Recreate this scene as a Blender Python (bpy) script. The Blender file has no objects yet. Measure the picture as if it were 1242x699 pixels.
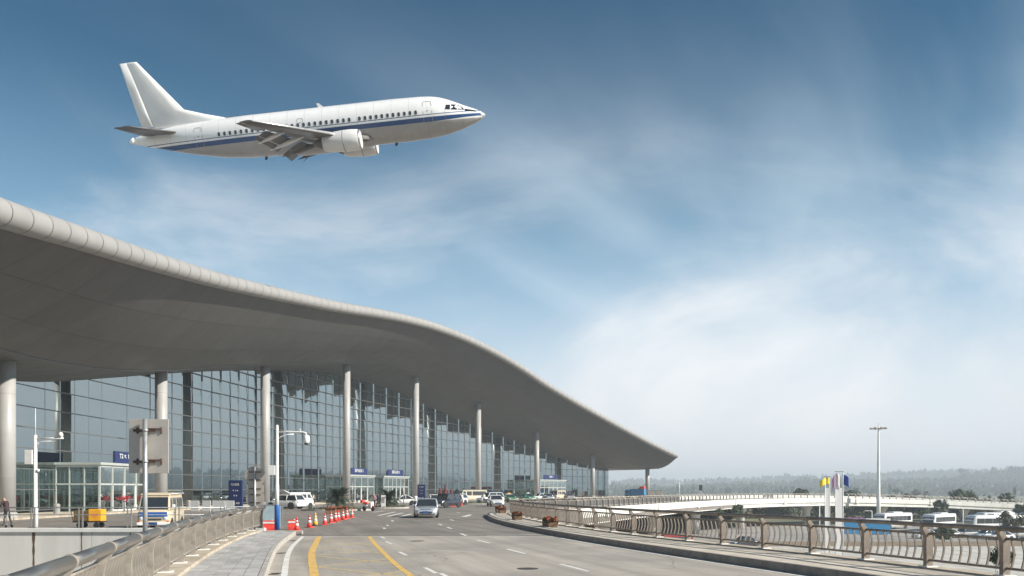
import bpy, bmesh, math, random
import numpy as np
from mathutils import Vector, Matrix, geometry
R = math.radians
random.seed(7)
S = bpy.context.scene
COL = S.collection
# ---------------------------------------------------------------- camera
HZ, CX, F, EYE = 594.0, 621.0, 1000.0, 2.2          # horizon row, centre column, focal length (px of the 1242 px photo), eye height
cam = bpy.data.cameras.new('camera')
cam.sensor_width = 36.0
cam.lens = F / 1242.0 * 36.0
cam.shift_y = (HZ - 349.5) / 1242.0
cam.clip_start, cam.clip_end = 0.1, 12000.0
camo = bpy.data.objects.new('camera', cam)
COL.objects.link(camo)
camo.location = (0, 0, EYE)
camo.rotation_euler = (R(90), 0, 0)
S.camera = camo
# ---------------------------------------------------------------- sun, sky, exposure
SUN_AZ, SUN_EL = 107.0, 31.5                          # degrees right of the view axis, above the horizon
sun = bpy.data.lights.new('sun', 'SUN')
sun.energy, sun.angle, sun.color = 5.0, R(0.6), (1.0, 0.93, 0.83)
suno = bpy.data.objects.new('sun', sun)
COL.objects.link(suno)
sd = Vector((math.sin(R(SUN_AZ)) * math.cos(R(SUN_EL)), math.cos(R(SUN_AZ)) * math.cos(R(SUN_EL)), math.sin(R(SUN_EL))))
suno.rotation_euler = sd.to_track_quat('Z', 'Y').to_euler()
suno.location = (60, -20, 90)
S.view_settings.view_transform = 'Standard'
S.view_settings.look = 'None'
S.view_settings.exposure = 0.62
S.view_settings.gamma = 1.0
S.view_settings.use_curve_mapping = False

W = bpy.data.worlds.new('World')
S.world = W
W.use_nodes = True
wt = W.node_tree
wt.nodes.clear()


def N(tree, kind, **kw):
    n = tree.nodes.new(kind)
    for k, v in kw.items():
        setattr(n, k, v)
    return n


def MATH(tree, op, a, b=None, c=None, clamp=False):
    n = tree.nodes.new('ShaderNodeMath')
    n.operation = op
    n.use_clamp = clamp
    for i, v in enumerate((a, b, c)):
        if v is None:
            continue
        if isinstance(v, (int, float)):
            n.inputs[i].default_value = v
        else:
            tree.links.new(v, n.inputs[i])
    return n.outputs[0]


def RANGE(tree, v, a, b, c=0.0, d=1.0, smooth=True):
    n = tree.nodes.new('ShaderNodeMapRange')
    n.interpolation_type = 'SMOOTHSTEP' if smooth else 'LINEAR'
    tree.links.new(v, n.inputs[0])
    for i, q in enumerate((a, b, c, d)):
        n.inputs[i + 1].default_value = q
    return n.outputs[0]


def MIXC(tree, fac, a, b, blend='MIX'):
    n = tree.nodes.new('ShaderNodeMix')
    n.data_type = 'RGBA'
    n.blend_type = blend
    n.clamp_factor = True
    for sock, v in ((n.inputs[0], fac), (n.inputs[6], a), (n.inputs[7], b)):
        if isinstance(v, (int, float)):
            sock.default_value = v
        elif isinstance(v, tuple):
            sock.default_value = (*v, 1) if len(v) == 3 else v
        else:
            tree.links.new(v, sock)
    return n.outputs[2]


def NOISE(tree, vec, scale, detail=5, rough=0.55, dist=0.0):
    n = tree.nodes.new('ShaderNodeTexNoise')
    if vec is not None:
        tree.links.new(vec, n.inputs['Vector'])
    n.inputs['Scale'].default_value = scale
    n.inputs['Detail'].default_value = detail
    n.inputs['Roughness'].default_value = rough
    n.inputs['Distortion'].default_value = dist
    return n.outputs['Fac']


def COMB(tree, x, y, z):
    n = tree.nodes.new('ShaderNodeCombineXYZ')
    for i, v in enumerate((x, y, z)):
        if isinstance(v, (int, float)):
            n.inputs[i].default_value = v
        else:
            tree.links.new(v, n.inputs[i])
    return n.outputs[0]


sky = N(wt, 'ShaderNodeTexSky', sky_type='NISHITA')
sky.sun_disc = False
sky.sun_elevation = R(SUN_EL)
sky.sun_rotation = R(SUN_AZ)
sky.air_density, sky.dust_density, sky.ozone_density = 1.0, 0.6, 1.6
tc = N(wt, 'ShaderNodeTexCoord')
sp = N(wt, 'ShaderNodeSeparateXYZ')
wt.links.new(tc.outputs['Generated'], sp.inputs[0])
dx, dy, dz = sp.outputs
zc = MATH(wt, 'ADD', MATH(wt, 'MAXIMUM', dz, 0.0), 0.16)
u = MATH(wt, 'DIVIDE', dx, zc)
v = MATH(wt, 'DIVIDE', dy, zc)
ph = R(38)
SKY = (5.5, 9.0, 5.15)
al = MATH(wt, 'ADD', MATH(wt, 'MULTIPLY', u, math.sin(ph)), MATH(wt, 'MULTIPLY', v, math.cos(ph)))
ac = MATH(wt, 'SUBTRACT', MATH(wt, 'MULTIPLY', u, math.cos(ph)), MATH(wt, 'MULTIPLY', v, math.sin(ph)))
streak = NOISE(wt, COMB(wt, MATH(wt, 'MULTIPLY', ac, 1.5), MATH(wt, 'MULTIPLY', al, 0.36), SKY[0]), 1.15, 7, 0.5, 0.6)
big = NOISE(wt, COMB(wt, MATH(wt, 'MULTIPLY', ac, 0.9), MATH(wt, 'MULTIPLY', al, 0.55), SKY[1]), 0.62, 4, 0.5, 0.3)
puff = NOISE(wt, COMB(wt, MATH(wt, 'ADD', dx, SKY[2]), dy, MATH(wt, 'MULTIPLY', dz, 1.7)), 2.4, 10, 0.58, 0.5)
low = RANGE(wt, dz, 0.46, 0.04)                      # clouds bank up towards the horizon
c1 = MATH(wt, 'MULTIPLY', MATH(wt, 'MULTIPLY', RANGE(wt, streak, 0.28, 0.82), RANGE(wt, big, 0.40, 0.64)), RANGE(wt, dz, 0.55, 0.30))
c2 = MATH(wt, 'MULTIPLY', RANGE(wt, MATH(wt, 'ADD', puff, MATH(wt, 'MULTIPLY', low, 0.27)), 0.51, 0.86), RANGE(wt, dz, 0.47, 0.16))
hz = RANGE(wt, dz, 0.48, 0.02, 0.0, 0.98)
skyc = MIXC(wt, 1.0, sky.outputs[0], (0.13, 0.54, 0.68), 'MULTIPLY')
cloudc = MIXC(wt, RANGE(wt, puff, 0.35, 0.7), (8.6, 8.9, 9.25), (10.0, 10.1, 10.25))
hzc = MIXC(wt, RANGE(wt, dz, 0.03, 0.30), (9.6, 9.8, 10.0), (4.4, 7.2, 9.6))     # air brightening towards the horizon
wcol = MIXC(wt, MATH(wt, 'MULTIPLY', c2, 0.90), MIXC(wt, MATH(wt, 'MULTIPLY', c1, 0.80), MIXC(wt, hz, skyc, hzc), (7.6, 8.9, 9.9)), cloudc)
bg = N(wt, 'ShaderNodeBackground')
bg.inputs[1].default_value = 0.068
wt.links.new(wcol, bg.inputs[0])
wo = N(wt, 'ShaderNodeOutputWorld')
wt.links.new(bg.outputs[0], wo.inputs[0])

# ---------------------------------------------------------------- helpers
def at(px, py, Y):
    """point at depth Y (m) seen at photo pixel px, py"""
    return Vector(((px - CX) / F * Y, Y, EYE + (HZ - py) / F * Y))


def G(px, py, z=0.0):
    """point on the level z seen at photo pixel px, py"""
    Y = (EYE - z) * F / (py - HZ)
    return Vector(((px - CX) / F * Y, Y, z))


def catmull(pts, step):
    """smooth polyline through pts, resampled at equal steps"""
    P = [np.array(p, float) for p in pts]
    P = [2 * P[0] - P[1]] + P + [2 * P[-1] - P[-2]]
    fine = []
    for i in range(1, len(P) - 2):
        for t in np.linspace(0, 1, 24, endpoint=False):
            a, b, c, d = P[i - 1], P[i], P[i + 1], P[i + 2]
            fine.append(0.5 * (2 * b + (c - a) * t + (2 * a - 5 * b + 4 * c - d) * t * t + (3 * b - a - 3 * c + d) * t ** 3))
    fine.append(P[-2])
    fine = np.array(fine)
    L = np.concatenate([[0], np.cumsum(np.linalg.norm(np.diff(fine, axis=0), axis=1))])
    n = max(1, int(round(L[-1] / step)))
    s = np.linspace(0, L[-1], n + 1)
    return np.stack([np.interp(s, L, fine[:, k]) for k in range(fine.shape[1])], 1)


def normals2(P):
    """unit tangents and right-hand normals of a plan polyline"""
    T = np.gradient(P[:, :2], axis=0)
    T /= np.linalg.norm(T, axis=1)[:, None]
    return T, np.stack([T[:, 1], -T[:, 0]], 1)


class MB:
    def __init__(s):
        s.v, s.f, s.sm = [], [], []

    def add(s, vs, fs, smooth=False):
        o = len(s.v)
        s.v += [tuple(map(float, q)) for q in vs]
        s.f += [tuple(i + o for i in q) for q in fs]
        s.sm += [smooth] * len(fs)
        return s

    def hexa(s, p):
        """8 corners: 4 bottom ccw, 4 top ccw"""
        return s.add(p, [(3, 2, 1, 0), (4, 5, 6, 7), (0, 1, 5, 4), (1, 2, 6, 5), (2, 3, 7, 6), (3, 0, 4, 7)])

    def box(s, c, d, rz=0.0, taper=1.0):
        ca, sa = math.cos(rz), math.sin(rz)
        p = []
        for z, k in ((-1, 1.0), (1, taper)):
            for x, y in ((-1, -1), (1, -1), (1, 1), (-1, 1)):
                X, Y = x * d[0] / 2 * k, y * d[1] / 2 * k
                p.append((c[0] + X * ca - Y * sa, c[1] + X * sa + Y * ca, c[2] + z * d[2] / 2))
        return s.hexa(p)

    def tube(s, pts, r, n=10, cap=True, smooth=True, sx=1.0):
        pts = [Vector(p) for p in pts]
        rr = r if isinstance(r, (list, tuple)) else [r] * len(pts)
        vs, fs = [], []
        t0 = (pts[1] - pts[0]).normalized()
        ref = Vector((0, 0, 1)) if abs(t0.z) < 0.9 else Vector((1, 0, 0))
        a = t0.cross(ref).normalized()
        for i, p in enumerate(pts):
            t = (pts[min(i + 1, len(pts) - 1)] - pts[max(i - 1, 0)]).normalized()
            a = (a - t * a.dot(t)).normalized()
            b = t.cross(a)
            for k in range(n):
                q = 2 * math.pi * k / n
                vs.append(p + (a * math.cos(q) * sx + b * math.sin(q)) * rr[i])
        m = len(pts)
        for i in range(m - 1):
            for k in range(n):
                fs.append((i * n + k, i * n + (k + 1) % n, (i + 1) * n + (k + 1) % n, (i + 1) * n + k))
        s.add(vs, fs, smooth)
        if cap:
            o = len(s.v) - len(vs)
            s.f += [tuple(o + k for k in reversed(range(n))), tuple(o + (m - 1) * n + k for k in range(n))]
            s.sm += [False, False]
        return s

    def lathe(s, prof, n=20, c=(0, 0, 0), ax='z', smooth=True, sq=None):
        vs, fs = [], []
        for r, z in prof:
            for k in range(n):
                q = 2 * math.pi * k / n
                a, b = r * math.cos(q), r * math.sin(q)
                if sq and b < 0:
                    b *= sq
                if ax == 'z':
                    p = (a, b, z)
                elif ax == 'x':
                    p = (z, a, b)
                else:
                    p = (a, z, b)
                vs.append((p[0] + c[0], p[1] + c[1], p[2] + c[2]))
        for i in range(len(prof) - 1):
            for k in range(n):
                fs.append((i * n + k, i * n + (k + 1) % n, (i + 1) * n + (k + 1) % n, (i + 1) * n + k))
        s.add(vs, fs, smooth)
        o = len(s.v) - len(vs)
        if prof[0][0] > 1e-4:
            s.f.append(tuple(o + k for k in reversed(range(n)))); s.sm.append(False)
        if prof[-1][0] > 1e-4:
            s.f.append(tuple(o + (len(prof) - 1) * n + k for k in range(n))); s.sm.append(False)
        return s

    def loft(s, rings, cap=True, smooth=True):
        n = len(rings[0])
        vs = [p for r in rings for p in r]
        fs = []
        for i in range(len(rings) - 1):
            for k in range(n):
                fs.append((i * n + k, i * n + (k + 1) % n, (i + 1) * n + (k + 1) % n, (i + 1) * n + k))
        s.add(vs, fs, smooth)
        if cap:
            o = len(s.v) - len(vs)
            s.f += [tuple(o + k for k in reversed(range(n))), tuple(o + (len(rings) - 1) * n + k for k in range(n))]
            s.sm += [False, False]
        return s

    def prism(s, poly, z0, z1):
        """plan polygon between two levels"""
        n = len(poly)
        tri = geometry.tessellate_polygon([[Vector((p[0], p[1], 0)) for p in poly]])
        vs = [(p[0], p[1], z0) for p in poly] + [(p[0], p[1], z1) for p in poly]
        fs = []
        for t in tri:
            a, b, c = t
            ar = (poly[b][0] - poly[a][0]) * (poly[c][1] - poly[a][1]) - (poly[b][1] - poly[a][1]) * (poly[c][0] - poly[a][0])
            if ar < 0:
                a, b, c = a, c, b
            fs += [(a + n, b + n, c + n), (c, b, a)]
        area = sum(poly[i][0] * poly[(i + 1) % n][1] - poly[(i + 1) % n][0] * poly[i][1] for i in range(n))
        for i in range(n):
            j = (i + 1) % n
            fs.append((i, j, j + n, i + n) if area > 0 else (j, i, i + n, j + n))
        return s.add(vs, fs)

    def extrude(s, poly, axis, a, b):
        """polygon in the plane across axis ('x': (y,z), 'y': (x,z)) extruded from a to b"""
        n = len(poly)
        mk = (lambda p, t: (t, p[0], p[1])) if axis == 'x' else (lambda p, t: (p[0], t, p[1]))
        vs = [mk(p, a) for p in poly] + [mk(p, b) for p in poly]
        fs = [tuple(range(n)), tuple(reversed(range(n, 2 * n)))]
        for i in range(n):
            j = (i + 1) % n
            fs.append((j, i, i + n, j + n))
        return s.add(vs, fs)

    def mesh(s, name):
        m = bpy.data.meshes.new(name)
        m.from_pydata(s.v, [], s.f)
        m.polygons.foreach_set('use_smooth', s.sm)
        m.update()
        return m


def xf(loc, rz=0.0):
    return Matrix.Translation(Vector(loc)) @ Matrix.Rotation(rz, 4, 'Z')


def obj(name, mb, mat, parent=None, bevel=0.0, fix=False, world=False):
    me = mb.mesh(name) if isinstance(mb, MB) else mb
    if fix:
        b = bmesh.new(); b.from_mesh(me)
        bmesh.ops.recalc_face_normals(b, faces=b.faces)
        b.to_mesh(me); b.free()
    if mat is not None and not me.materials:
        me.materials.append(mat)
    o = bpy.data.objects.new(name, me)
    COL.objects.link(o)
    if parent is not None:
        o.parent = parent
        if world:
            o.matrix_parent_inverse = (Matrix.Translation(parent.location) @ parent.rotation_euler.to_matrix().to_4x4()).inverted()
    if bevel:
        md = o.modifiers.new('bevel', 'BEVEL')
        md.width, md.segments, md.limit_method, md.angle_limit = bevel, 2, 'ANGLE', R(35)
    return o


def tag(o, label=None, cat=None, group=None, kind=None):
    if label: o['label'] = label
    if cat: o['category'] = cat
    if group: o['group'] = group
    if kind: o['kind'] = kind
    return o


def thing(name, label, cat, loc=(0, 0, 0), rz=0.0, group=None):
    o = bpy.data.objects.new(name, None)
    o.empty_display_size = 0.3
    COL.objects.link(o)
    o.location = loc
    o.rotation_euler = (0, 0, rz)
    return tag(o, label, cat, group)


def struct(name, mb, mat, **k):
    return tag(obj(name, mb, mat, **k), kind='structure')


def dup(o, parent=None):
    c = o.copy()
    COL.objects.link(c)
    c.parent = parent
    for ch in o.children:
        dup(ch, c)
    return c


def copy_thing(o, loc, rz, label, group=None, scale=None):
    c = dup(o)
    c.location = loc
    c.rotation_euler = (0, 0, rz)
    c['label'] = label
    if group: c['group'] = group
    if scale: c.scale = (scale,) * 3
    return c


# ---------------------------------------------------------------- materials
MATS = {}


def mat(name, col, rough=0.6, metal=0.0, var=0.12, scale=3.0, bump=0.0, bscale=None, spec=0.5, coat=0.0, emit=None, dirt=0.0, streak=False):
    if name in MATS:
        return MATS[name]
    m = bpy.data.materials.new(name)
    m.use_nodes = True
    t = m.node_tree
    b = t.nodes['Principled BSDF']
    c = N(t, 'ShaderNodeTexCoord').outputs['Object']
    vec = c
    if streak:
        mp = N(t, 'ShaderNodeMapping')
        mp.inputs['Scale'].default_value = (1, 1, 0.12)
        t.links.new(c, mp.inputs[0])
        vec = mp.outputs[0]
    n = NOISE(t, vec, scale, 6, 0.6)
    hi = tuple(min(1, q * (1 + var)) for q in col)
    lo = tuple(q * (1 - var) for q in col)
    cc = MIXC(t, RANGE(t, n, 0.3, 0.7), lo, hi)
    if dirt:
        n2 = NOISE(t, vec, scale * 0.37, 8, 0.7)
        cc = MIXC(t, RANGE(t, n2, 0.5, 0.78, 0, dirt), cc, tuple(q * f for q, f in zip(col, (0.45, 0.40, 0.34))))
    t.links.new(cc, b.inputs['Base Color'])
    b.inputs['Metallic'].default_value = metal
    b.inputs['Specular IOR Level'].default_value = spec
    b.inputs['Coat Weight'].default_value = coat
    t.links.new(RANGE(t, n, 0.2, 0.8, max(0.02, rough * 0.85), min(1, rough * 1.15)), b.inputs['Roughness'])
    if emit:
        b.inputs['Emission Color'].default_value = (*emit[0], 1)
        b.inputs['Emission Strength'].default_value = emit[1]
    if bump:
        bn = N(t, 'ShaderNodeBump')
        bn.inputs['Strength'].default_value = bump
        bn.inputs['Distance'].default_value = 0.02
        t.links.new(NOISE(t, c, bscale or scale * 6, 4, 0.6), bn.inputs['Height'])
        t.links.new(bn.outputs[0], b.inputs['Normal'])
    MATS[name] = m
    return m


def glassmat(name, tint, refl, trans, rough=0.01):
    m = bpy.data.materials.new(name)
    m.use_nodes = True
    t = m.node_tree
    t.nodes.clear()
    g = N(t, 'ShaderNodeBsdfGlossy')
    g.inputs['Color'].default_value = (*tint, 1)
    g.inputs['Roughness'].default_value = rough
    tr = N(t, 'ShaderNodeBsdfTransparent')
    tr.inputs['Color'].default_value = (*trans, 1)
    fr = N(t, 'ShaderNodeFresnel')
    fr.inputs[0].default_value = 1.5
    mx = N(t, 'ShaderNodeMixShader')
    t.links.new(MATH(t, 'ADD', MATH(t, 'MULTIPLY', fr.outputs[0], 0.6), refl, clamp=True), mx.inputs[0])
    t.links.new(tr.outputs[0], mx.inputs[1])
    t.links.new(g.outputs[0], mx.inputs[2])
    o = N(t, 'ShaderNodeOutputMaterial')
    t.links.new(mx.outputs[0], o.inputs[0])
    MATS[name] = m
    return m


def roadmat(name, col, seed):
    """worn bituminous / concrete deck: aggregate grain, blotches, lengthwise wear, cracks"""
    m = bpy.data.materials.new(name)
    m.use_nodes = True
    t = m.node_tree
    b = t.nodes['Principled BSDF']
    c = N(t, 'ShaderNodeTexCoord').outputs['Object']
    s_ = N(t, 'ShaderNodeSeparateXYZ'); t.links.new(c, s_.inputs[0])
    x, y = s_.outputs[0], s_.outputs[1]
    lane = MATH(t, 'ADD', x, MATH(t, 'MULTIPLY', y, 0.29))      # across the carriageway
    long_ = NOISE(t, COMB(t, MATH(t, 'MULTIPLY', lane, 1.3), MATH(t, 'MULTIPLY', y, 0.05), seed), 1.0, 5, 0.6)
    blot = NOISE(t, c, 0.22, 7, 0.62, 0.4)
    grain = NOISE(t, c, 60, 3, 0.7)
    spot = NOISE(t, c, 1.7, 6, 0.7)
    k1 = MIXC(t, RANGE(t, long_, 0.3, 0.7), tuple(q * 0.76 for q in col), tuple(q * 1.14 for q in col))
    k2 = MIXC(t, RANGE(t, blot, 0.44, 0.64, 0, 0.6), k1, tuple(q * 0.62 for q in col))
    k3 = MIXC(t, RANGE(t, spot, 0.60, 0.74, 0, 0.4), k2, tuple(q * 0.55 for q in col))
    k4 = MIXC(t, RANGE(t, grain, 0.3, 0.7, 0, 0.25), k3, tuple(q * 1.35 for q in col))
    vo = N(t, 'ShaderNodeTexVoronoi', feature='DISTANCE_TO_EDGE')
    wv = N(t, 'ShaderNodeVectorMath', operation='ADD')
    nz = N(t, 'ShaderNodeTexNoise'); nz.inputs['Scale'].default_value = 0.6; t.links.new(c, nz.inputs['Vector'])
    t.links.new(c, wv.inputs[0]); t.links.new(nz.outputs['Color'], wv.inputs[1])
    t.links.new(wv.outputs[0], vo.inputs['Vector']); vo.inputs['Scale'].default_value = 0.16
    crack = RANGE(t, vo.outputs['Distance'], 0.004, 0.0, 0, 0.6)
    k5 = MIXC(t, crack, k4, tuple(q * 0.3 for q in col))
    t.links.new(k5, b.inputs['Base Color'])
    t.links.new(RANGE(t, blot, 0.3, 0.7, 0.9, 0.62), b.inputs['Roughness'])
    bn = N(t, 'ShaderNodeBump'); bn.inputs['Strength'].default_value = 0.35; bn.inputs['Distance'].default_value = 0.01
    t.links.new(grain, bn.inputs['Height']); t.links.new(bn.outputs[0], b.inputs['Normal'])
    MATS[name] = m
    return m


ROAD = roadmat('road surface', (0.37, 0.335, 0.292), 1.0)
ASPH = roadmat('forecourt asphalt', (0.215, 0.192, 0.170), 4.0)
LOWROAD = mat('lower road', (0.30, 0.29, 0.275), 0.85, var=0.2, scale=0.15, dirt=0.3)
CONC = mat('concrete', (0.46, 0.44, 0.40), 0.85, var=0.12, scale=1.2, bump=0.2, dirt=0.45)
CONCW = mat('pale concrete wall', (0.70, 0.69, 0.655), 0.85, var=0.08, scale=0.8, bump=0.15, dirt=0.35, streak=True)
KERB = mat('kerb stone', (0.40, 0.375, 0.34), 0.85, var=0.18, scale=2.5, bump=0.3, dirt=0.4)
KERBD = mat('dark kerb stone', (0.30, 0.27, 0.24), 0.85, var=0.2, scale=2.5, bump=0.3, dirt=0.5)
TAN = mat('tan concrete plinth', (0.44, 0.38, 0.30), 0.85, var=0.2, scale=2.0, bump=0.3, dirt=0.5)
SLAB = mat('walkway slab', (0.42, 0.41, 0.40), 0.8, var=0.15, scale=1.6, bump=0.25, dirt=0.3)
SLABB = mat('worn walkway slab', (0.37, 0.36, 0.345), 0.8, var=0.15, scale=1.6, bump=0.25, dirt=0.3)
BEIGE = mat('beige walkway', (0.54, 0.48, 0.40), 0.85, var=0.12, scale=1.5, bump=0.2, dirt=0.3)
PAINTW = mat('white road paint', (0.70, 0.685, 0.65), 0.7, var=0.14, scale=5.0, dirt=0.8)
PAINTY = mat('yellow road paint', (0.66, 0.43, 0.13), 0.7, var=0.16, scale=5.0, dirt=0.7)
PAINTT = mat('worn yellow paint', (0.66, 0.49, 0.19), 0.75, var=0.2, scale=6.0, dirt=0.4)
STEEL = mat('brushed steel', (0.40, 0.37, 0.33), 0.33, metal=0.9, var=0.06, scale=0.7)
STEELP = mat('satin steel plate', (0.40, 0.36, 0.31), 0.45, metal=0.4, var=0.18, scale=4, dirt=0.5)
BRONZE = mat('brown painted rail', (0.26, 0.22, 0.187), 0.45, metal=0.3, var=0.2, scale=5, dirt=0.5)
PANELW = mat('white metal panel', (0.31, 0.303, 0.293), 0.5, var=0.04, scale=0.6, dirt=0.12)
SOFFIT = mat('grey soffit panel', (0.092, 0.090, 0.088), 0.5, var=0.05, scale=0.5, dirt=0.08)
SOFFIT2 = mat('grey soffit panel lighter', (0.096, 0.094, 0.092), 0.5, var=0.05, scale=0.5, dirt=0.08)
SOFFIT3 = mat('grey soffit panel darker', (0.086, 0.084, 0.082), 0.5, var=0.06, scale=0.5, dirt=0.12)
COLM = mat('column cladding', (0.37, 0.365, 0.358), 0.42, var=0.05, scale=0.8, dirt=0.15)
JOINT = mat('dark joint', (0.07, 0.07, 0.07), 0.8)
MULL = mat('aluminium mullion', (0.17, 0.175, 0.18), 0.4, metal=0.5, var=0.06)
GLASSF = glassmat('facade glass', (0.46, 0.525, 0.535), 0.77, (0.10, 0.13, 0.13))
GLASSV = glassmat('vestibule glass', (0.75, 0.8, 0.78), 0.14, (0.72, 0.80, 0.76))
DGLASS = mat('tinted vehicle glass', (0.025, 0.03, 0.035), 0.05, var=0.05, spec=0.9, coat=0.5)
INTER = mat('interior wall', (0.22, 0.23, 0.23), 0.8, var=0.2, scale=0.2)
INTERF = mat('interior floor', (0.30, 0.30, 0.29), 0.3, var=0.1, scale=0.2)
WHITE = mat('white paint', (0.78, 0.78, 0.76), 0.4, var=0.05, dirt=0.12)
WHITEM = mat('white enamel', (0.80, 0.80, 0.79), 0.25, var=0.03, scale=1.5, coat=0.4, dirt=0.06)
CREAM = mat('cream enamel', (0.62, 0.52, 0.37), 0.35, var=0.06, scale=1.5, coat=0.2, dirt=0.25)
BLUEP = mat('blue paint', (0.02, 0.10, 0.36), 0.35, var=0.08, coat=0.2, dirt=0.1)
NAVY = mat('navy sign face', (0.012, 0.024, 0.105), 0.4, var=0.06)
CYANB = mat('bright blue hoarding', (0.03, 0.22, 0.45), 0.5, var=0.08, dirt=0.1)
BLACK = mat('black rubber', (0.02, 0.02, 0.02), 0.7, var=0.2)
DARK = mat('dark plastic', (0.045, 0.045, 0.048), 0.5, var=0.2)
DARKCAR = mat('dark metallic paint', (0.03, 0.035, 0.05), 0.22, metal=0.3, var=0.06, coat=0.8)
GREY = mat('grey paint', (0.30, 0.30, 0.30), 0.5, var=0.1, dirt=0.2)
SILVER = mat('silver metallic paint', (0.62, 0.65, 0.68), 0.24, metal=0.5, var=0.04, coat=0.7)
RIM = mat('alloy rim', (0.5, 0.5, 0.5), 0.3, metal=0.9, var=0.05)
GREENC = mat('green taxi paint', (0.05, 0.28, 0.14), 0.3, var=0.06, coat=0.5)
REDP = mat('red plastic', (0.72, 0.06, 0.045), 0.45, var=0.1, dirt=0.15)
ORANGE = mat('orange plastic', (0.80, 0.16, 0.05), 0.45, var=0.1, dirt=0.15)
YELLOW = mat('yellow plastic', (0.85, 0.42, 0.02), 0.45, var=0.08, dirt=0.15)
LAMPG = mat('headlamp glass', (0.62, 0.65, 0.68), 0.08, var=0.05, spec=0.8, coat=0.6)
TAILG = mat('red lamp glass', (0.45, 0.02, 0.02), 0.15, var=0.05, coat=0.6)
SIGNBACK = mat('bare aluminium sign back', (0.47, 0.43, 0.39), 0.5, metal=0.25, var=0.08, scale=3, dirt=0.25)
RUST = mat('rusty bracket', (0.10, 0.06, 0.045), 0.8, var=0.4, scale=20)
GALV = mat('galvanised post', (0.42, 0.43, 0.43), 0.42, metal=0.6, var=0.10, scale=6, dirt=0.15)
SOIL = mat('soil', (0.22, 0.165, 0.105), 0.95, var=0.25, scale=0.5, bump=0.3)
TERRA = mat('terracotta planter', (0.30, 0.15, 0.075), 0.8, var=0.15, dirt=0.3)
BARK = mat('bark', (0.09, 0.07, 0.05), 0.9, var=0.3, scale=8, bump=0.5)
LEAFS = [mat('leaf %s' % n, c, 0.6, var=0.45, scale=sc, spec=0.3) for n, c, sc in
         (('dark', (0.035, 0.060, 0.030), 0.9), ('mid', (0.055, 0.085, 0.035), 0.9), ('pale', (0.10, 0.115, 0.06), 0.9), ('olive', (0.085, 0.085, 0.045), 0.9))]
FLOWER = mat('orange blossom', (0.30, 0.085, 0.03), 0.7, var=0.5, scale=25)
WOOD = mat('planter board', (0.20, 0.12, 0.07), 0.8, var=0.2)
# ================================================================ GROUND AND ELEVATED ROAD DECK
LOW = -6.0                                            # level of the car parks under the elevated road
lowmat = mat('dry grass ground', (0.17, 0.17, 0.10), 0.95, var=0.3, scale=0.05, bump=0.3, dirt=0.3)
struct('ground', MB().box((0, 1400, LOW - 0.25), (7400, 5400, 0.5)), lowmat)


def XL(Y): return float(np.interp(Y, [-16, 0, 5, 10, 15, 20, 25, 30, 35, 40, 44], [1.9, -2.55, -4.0, -5.45, -6.9, -8.27, -9.55, -10.7, -11.7, -12.4, -12.8]))
def XK(Y): return float(np.interp(Y, [-16, 0, 5, 10, 15, 19.2, 24.8, 29, 32.5, 38.5, 44], [4.2, -0.25, -1.7, -3.13, -4.55, -5.75, -7.22, -8.28, -9.05, -10.2, -11.0]))


RAILPATH = [(16.5, -6), (14.6, 4), (12.9, 12), (10.9, 19.4), (9.25, 25), (7.35, 30), (5.6, 35), (4.2, 40), (3.0, 45), (2.0, 50), (1.15, 55), (0.4, 61), (-0.1, 67), (0.15, 71.5), (1.5, 75.5), (4.0, 80), (6.9, 85), (17.5, 110), (28, 133), (37, 150), (46, 165), (59, 180), (72, 189), (84, 195), (106, 205), (132, 210), (165, 213), (215, 214)]
KERBPATH = [(14.2, -6), (12.2, 4), (10.4, 12), (8.25, 19.4), (6.35, 25), (4.7, 30), (3.2, 35), (1.9, 40), (0.75, 45), (-0.25, 50), (-1.05, 55), (-1.6, 60), (-1.95, 65), (-2.0, 70), (-1.4, 75), (0.4, 80.5), (4.4, 87.5), (15.2, 112), (25.5, 136), (34.5, 153), (43.5, 168), (57, 183.5), (71, 193)]
RP = catmull(RAILPATH, 2.3)
KP = catmull(KERBPATH, 1.0)
iN = int(np.argmin(np.abs(RP[:, 1] - 85) + (RP[:, 0] > 20) * 99))       # last post of the near railing
SEAM = 39.0


def rp_until(y0, y1): return [(p[0] + 0.45, p[1]) for p in RP if y0 <= p[1] <= y1 and p[0] < 47]


road_poly = [(2.3, -16)] + [(XL(y) - 0.42, y) for y in np.linspace(-10, SEAM, 24)]
near_r = [(p[0] + 0.42, p[1]) for p in RP if -5 < p[1] < SEAM]
road_poly = [(XL(-6) - 0.42, -6)] + [(XL(y) - 0.42, y) for y in np.linspace(-2, SEAM, 22)] + [(near_r[-1][0] - 0.1, SEAM)] + near_r[::-1] + [(17.0, -6)]
road = struct('road', MB().prism(road_poly, -1.3, 0.0), ROAD)
far_r = [(p[0] + 0.42, p[1]) for p in RP if SEAM < p[1] <= 166 and p[0] < 47]
fore_poly = [(-13.25, 44.0), (-75, 44.0), (-75, 120), (-60, 260), (20, 330), (90, 300), (62, 205)] + far_r[::-1] + [(near_r[-1][0] - 0.1, SEAM), (XL(SEAM) - 0.42, SEAM)]
forecourt = struct('forecourt_road', MB().prism(fore_poly, -1.3, 0.0), ASPH)
# expansion joint between the two decks
obj('expansion_joint', MB().box(((XK(39) + 2.2) / 2, SEAM, 0.003), (2.2 - XK(39), 0.16, 0.012)), JOINT, road)
obj('expansion_joint', MB().box(((XK(39) + 2.2) / 2, SEAM - 0.3, 0.003), (2.2 - XK(39), 0.34, 0.006)), CONC, road)


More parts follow.
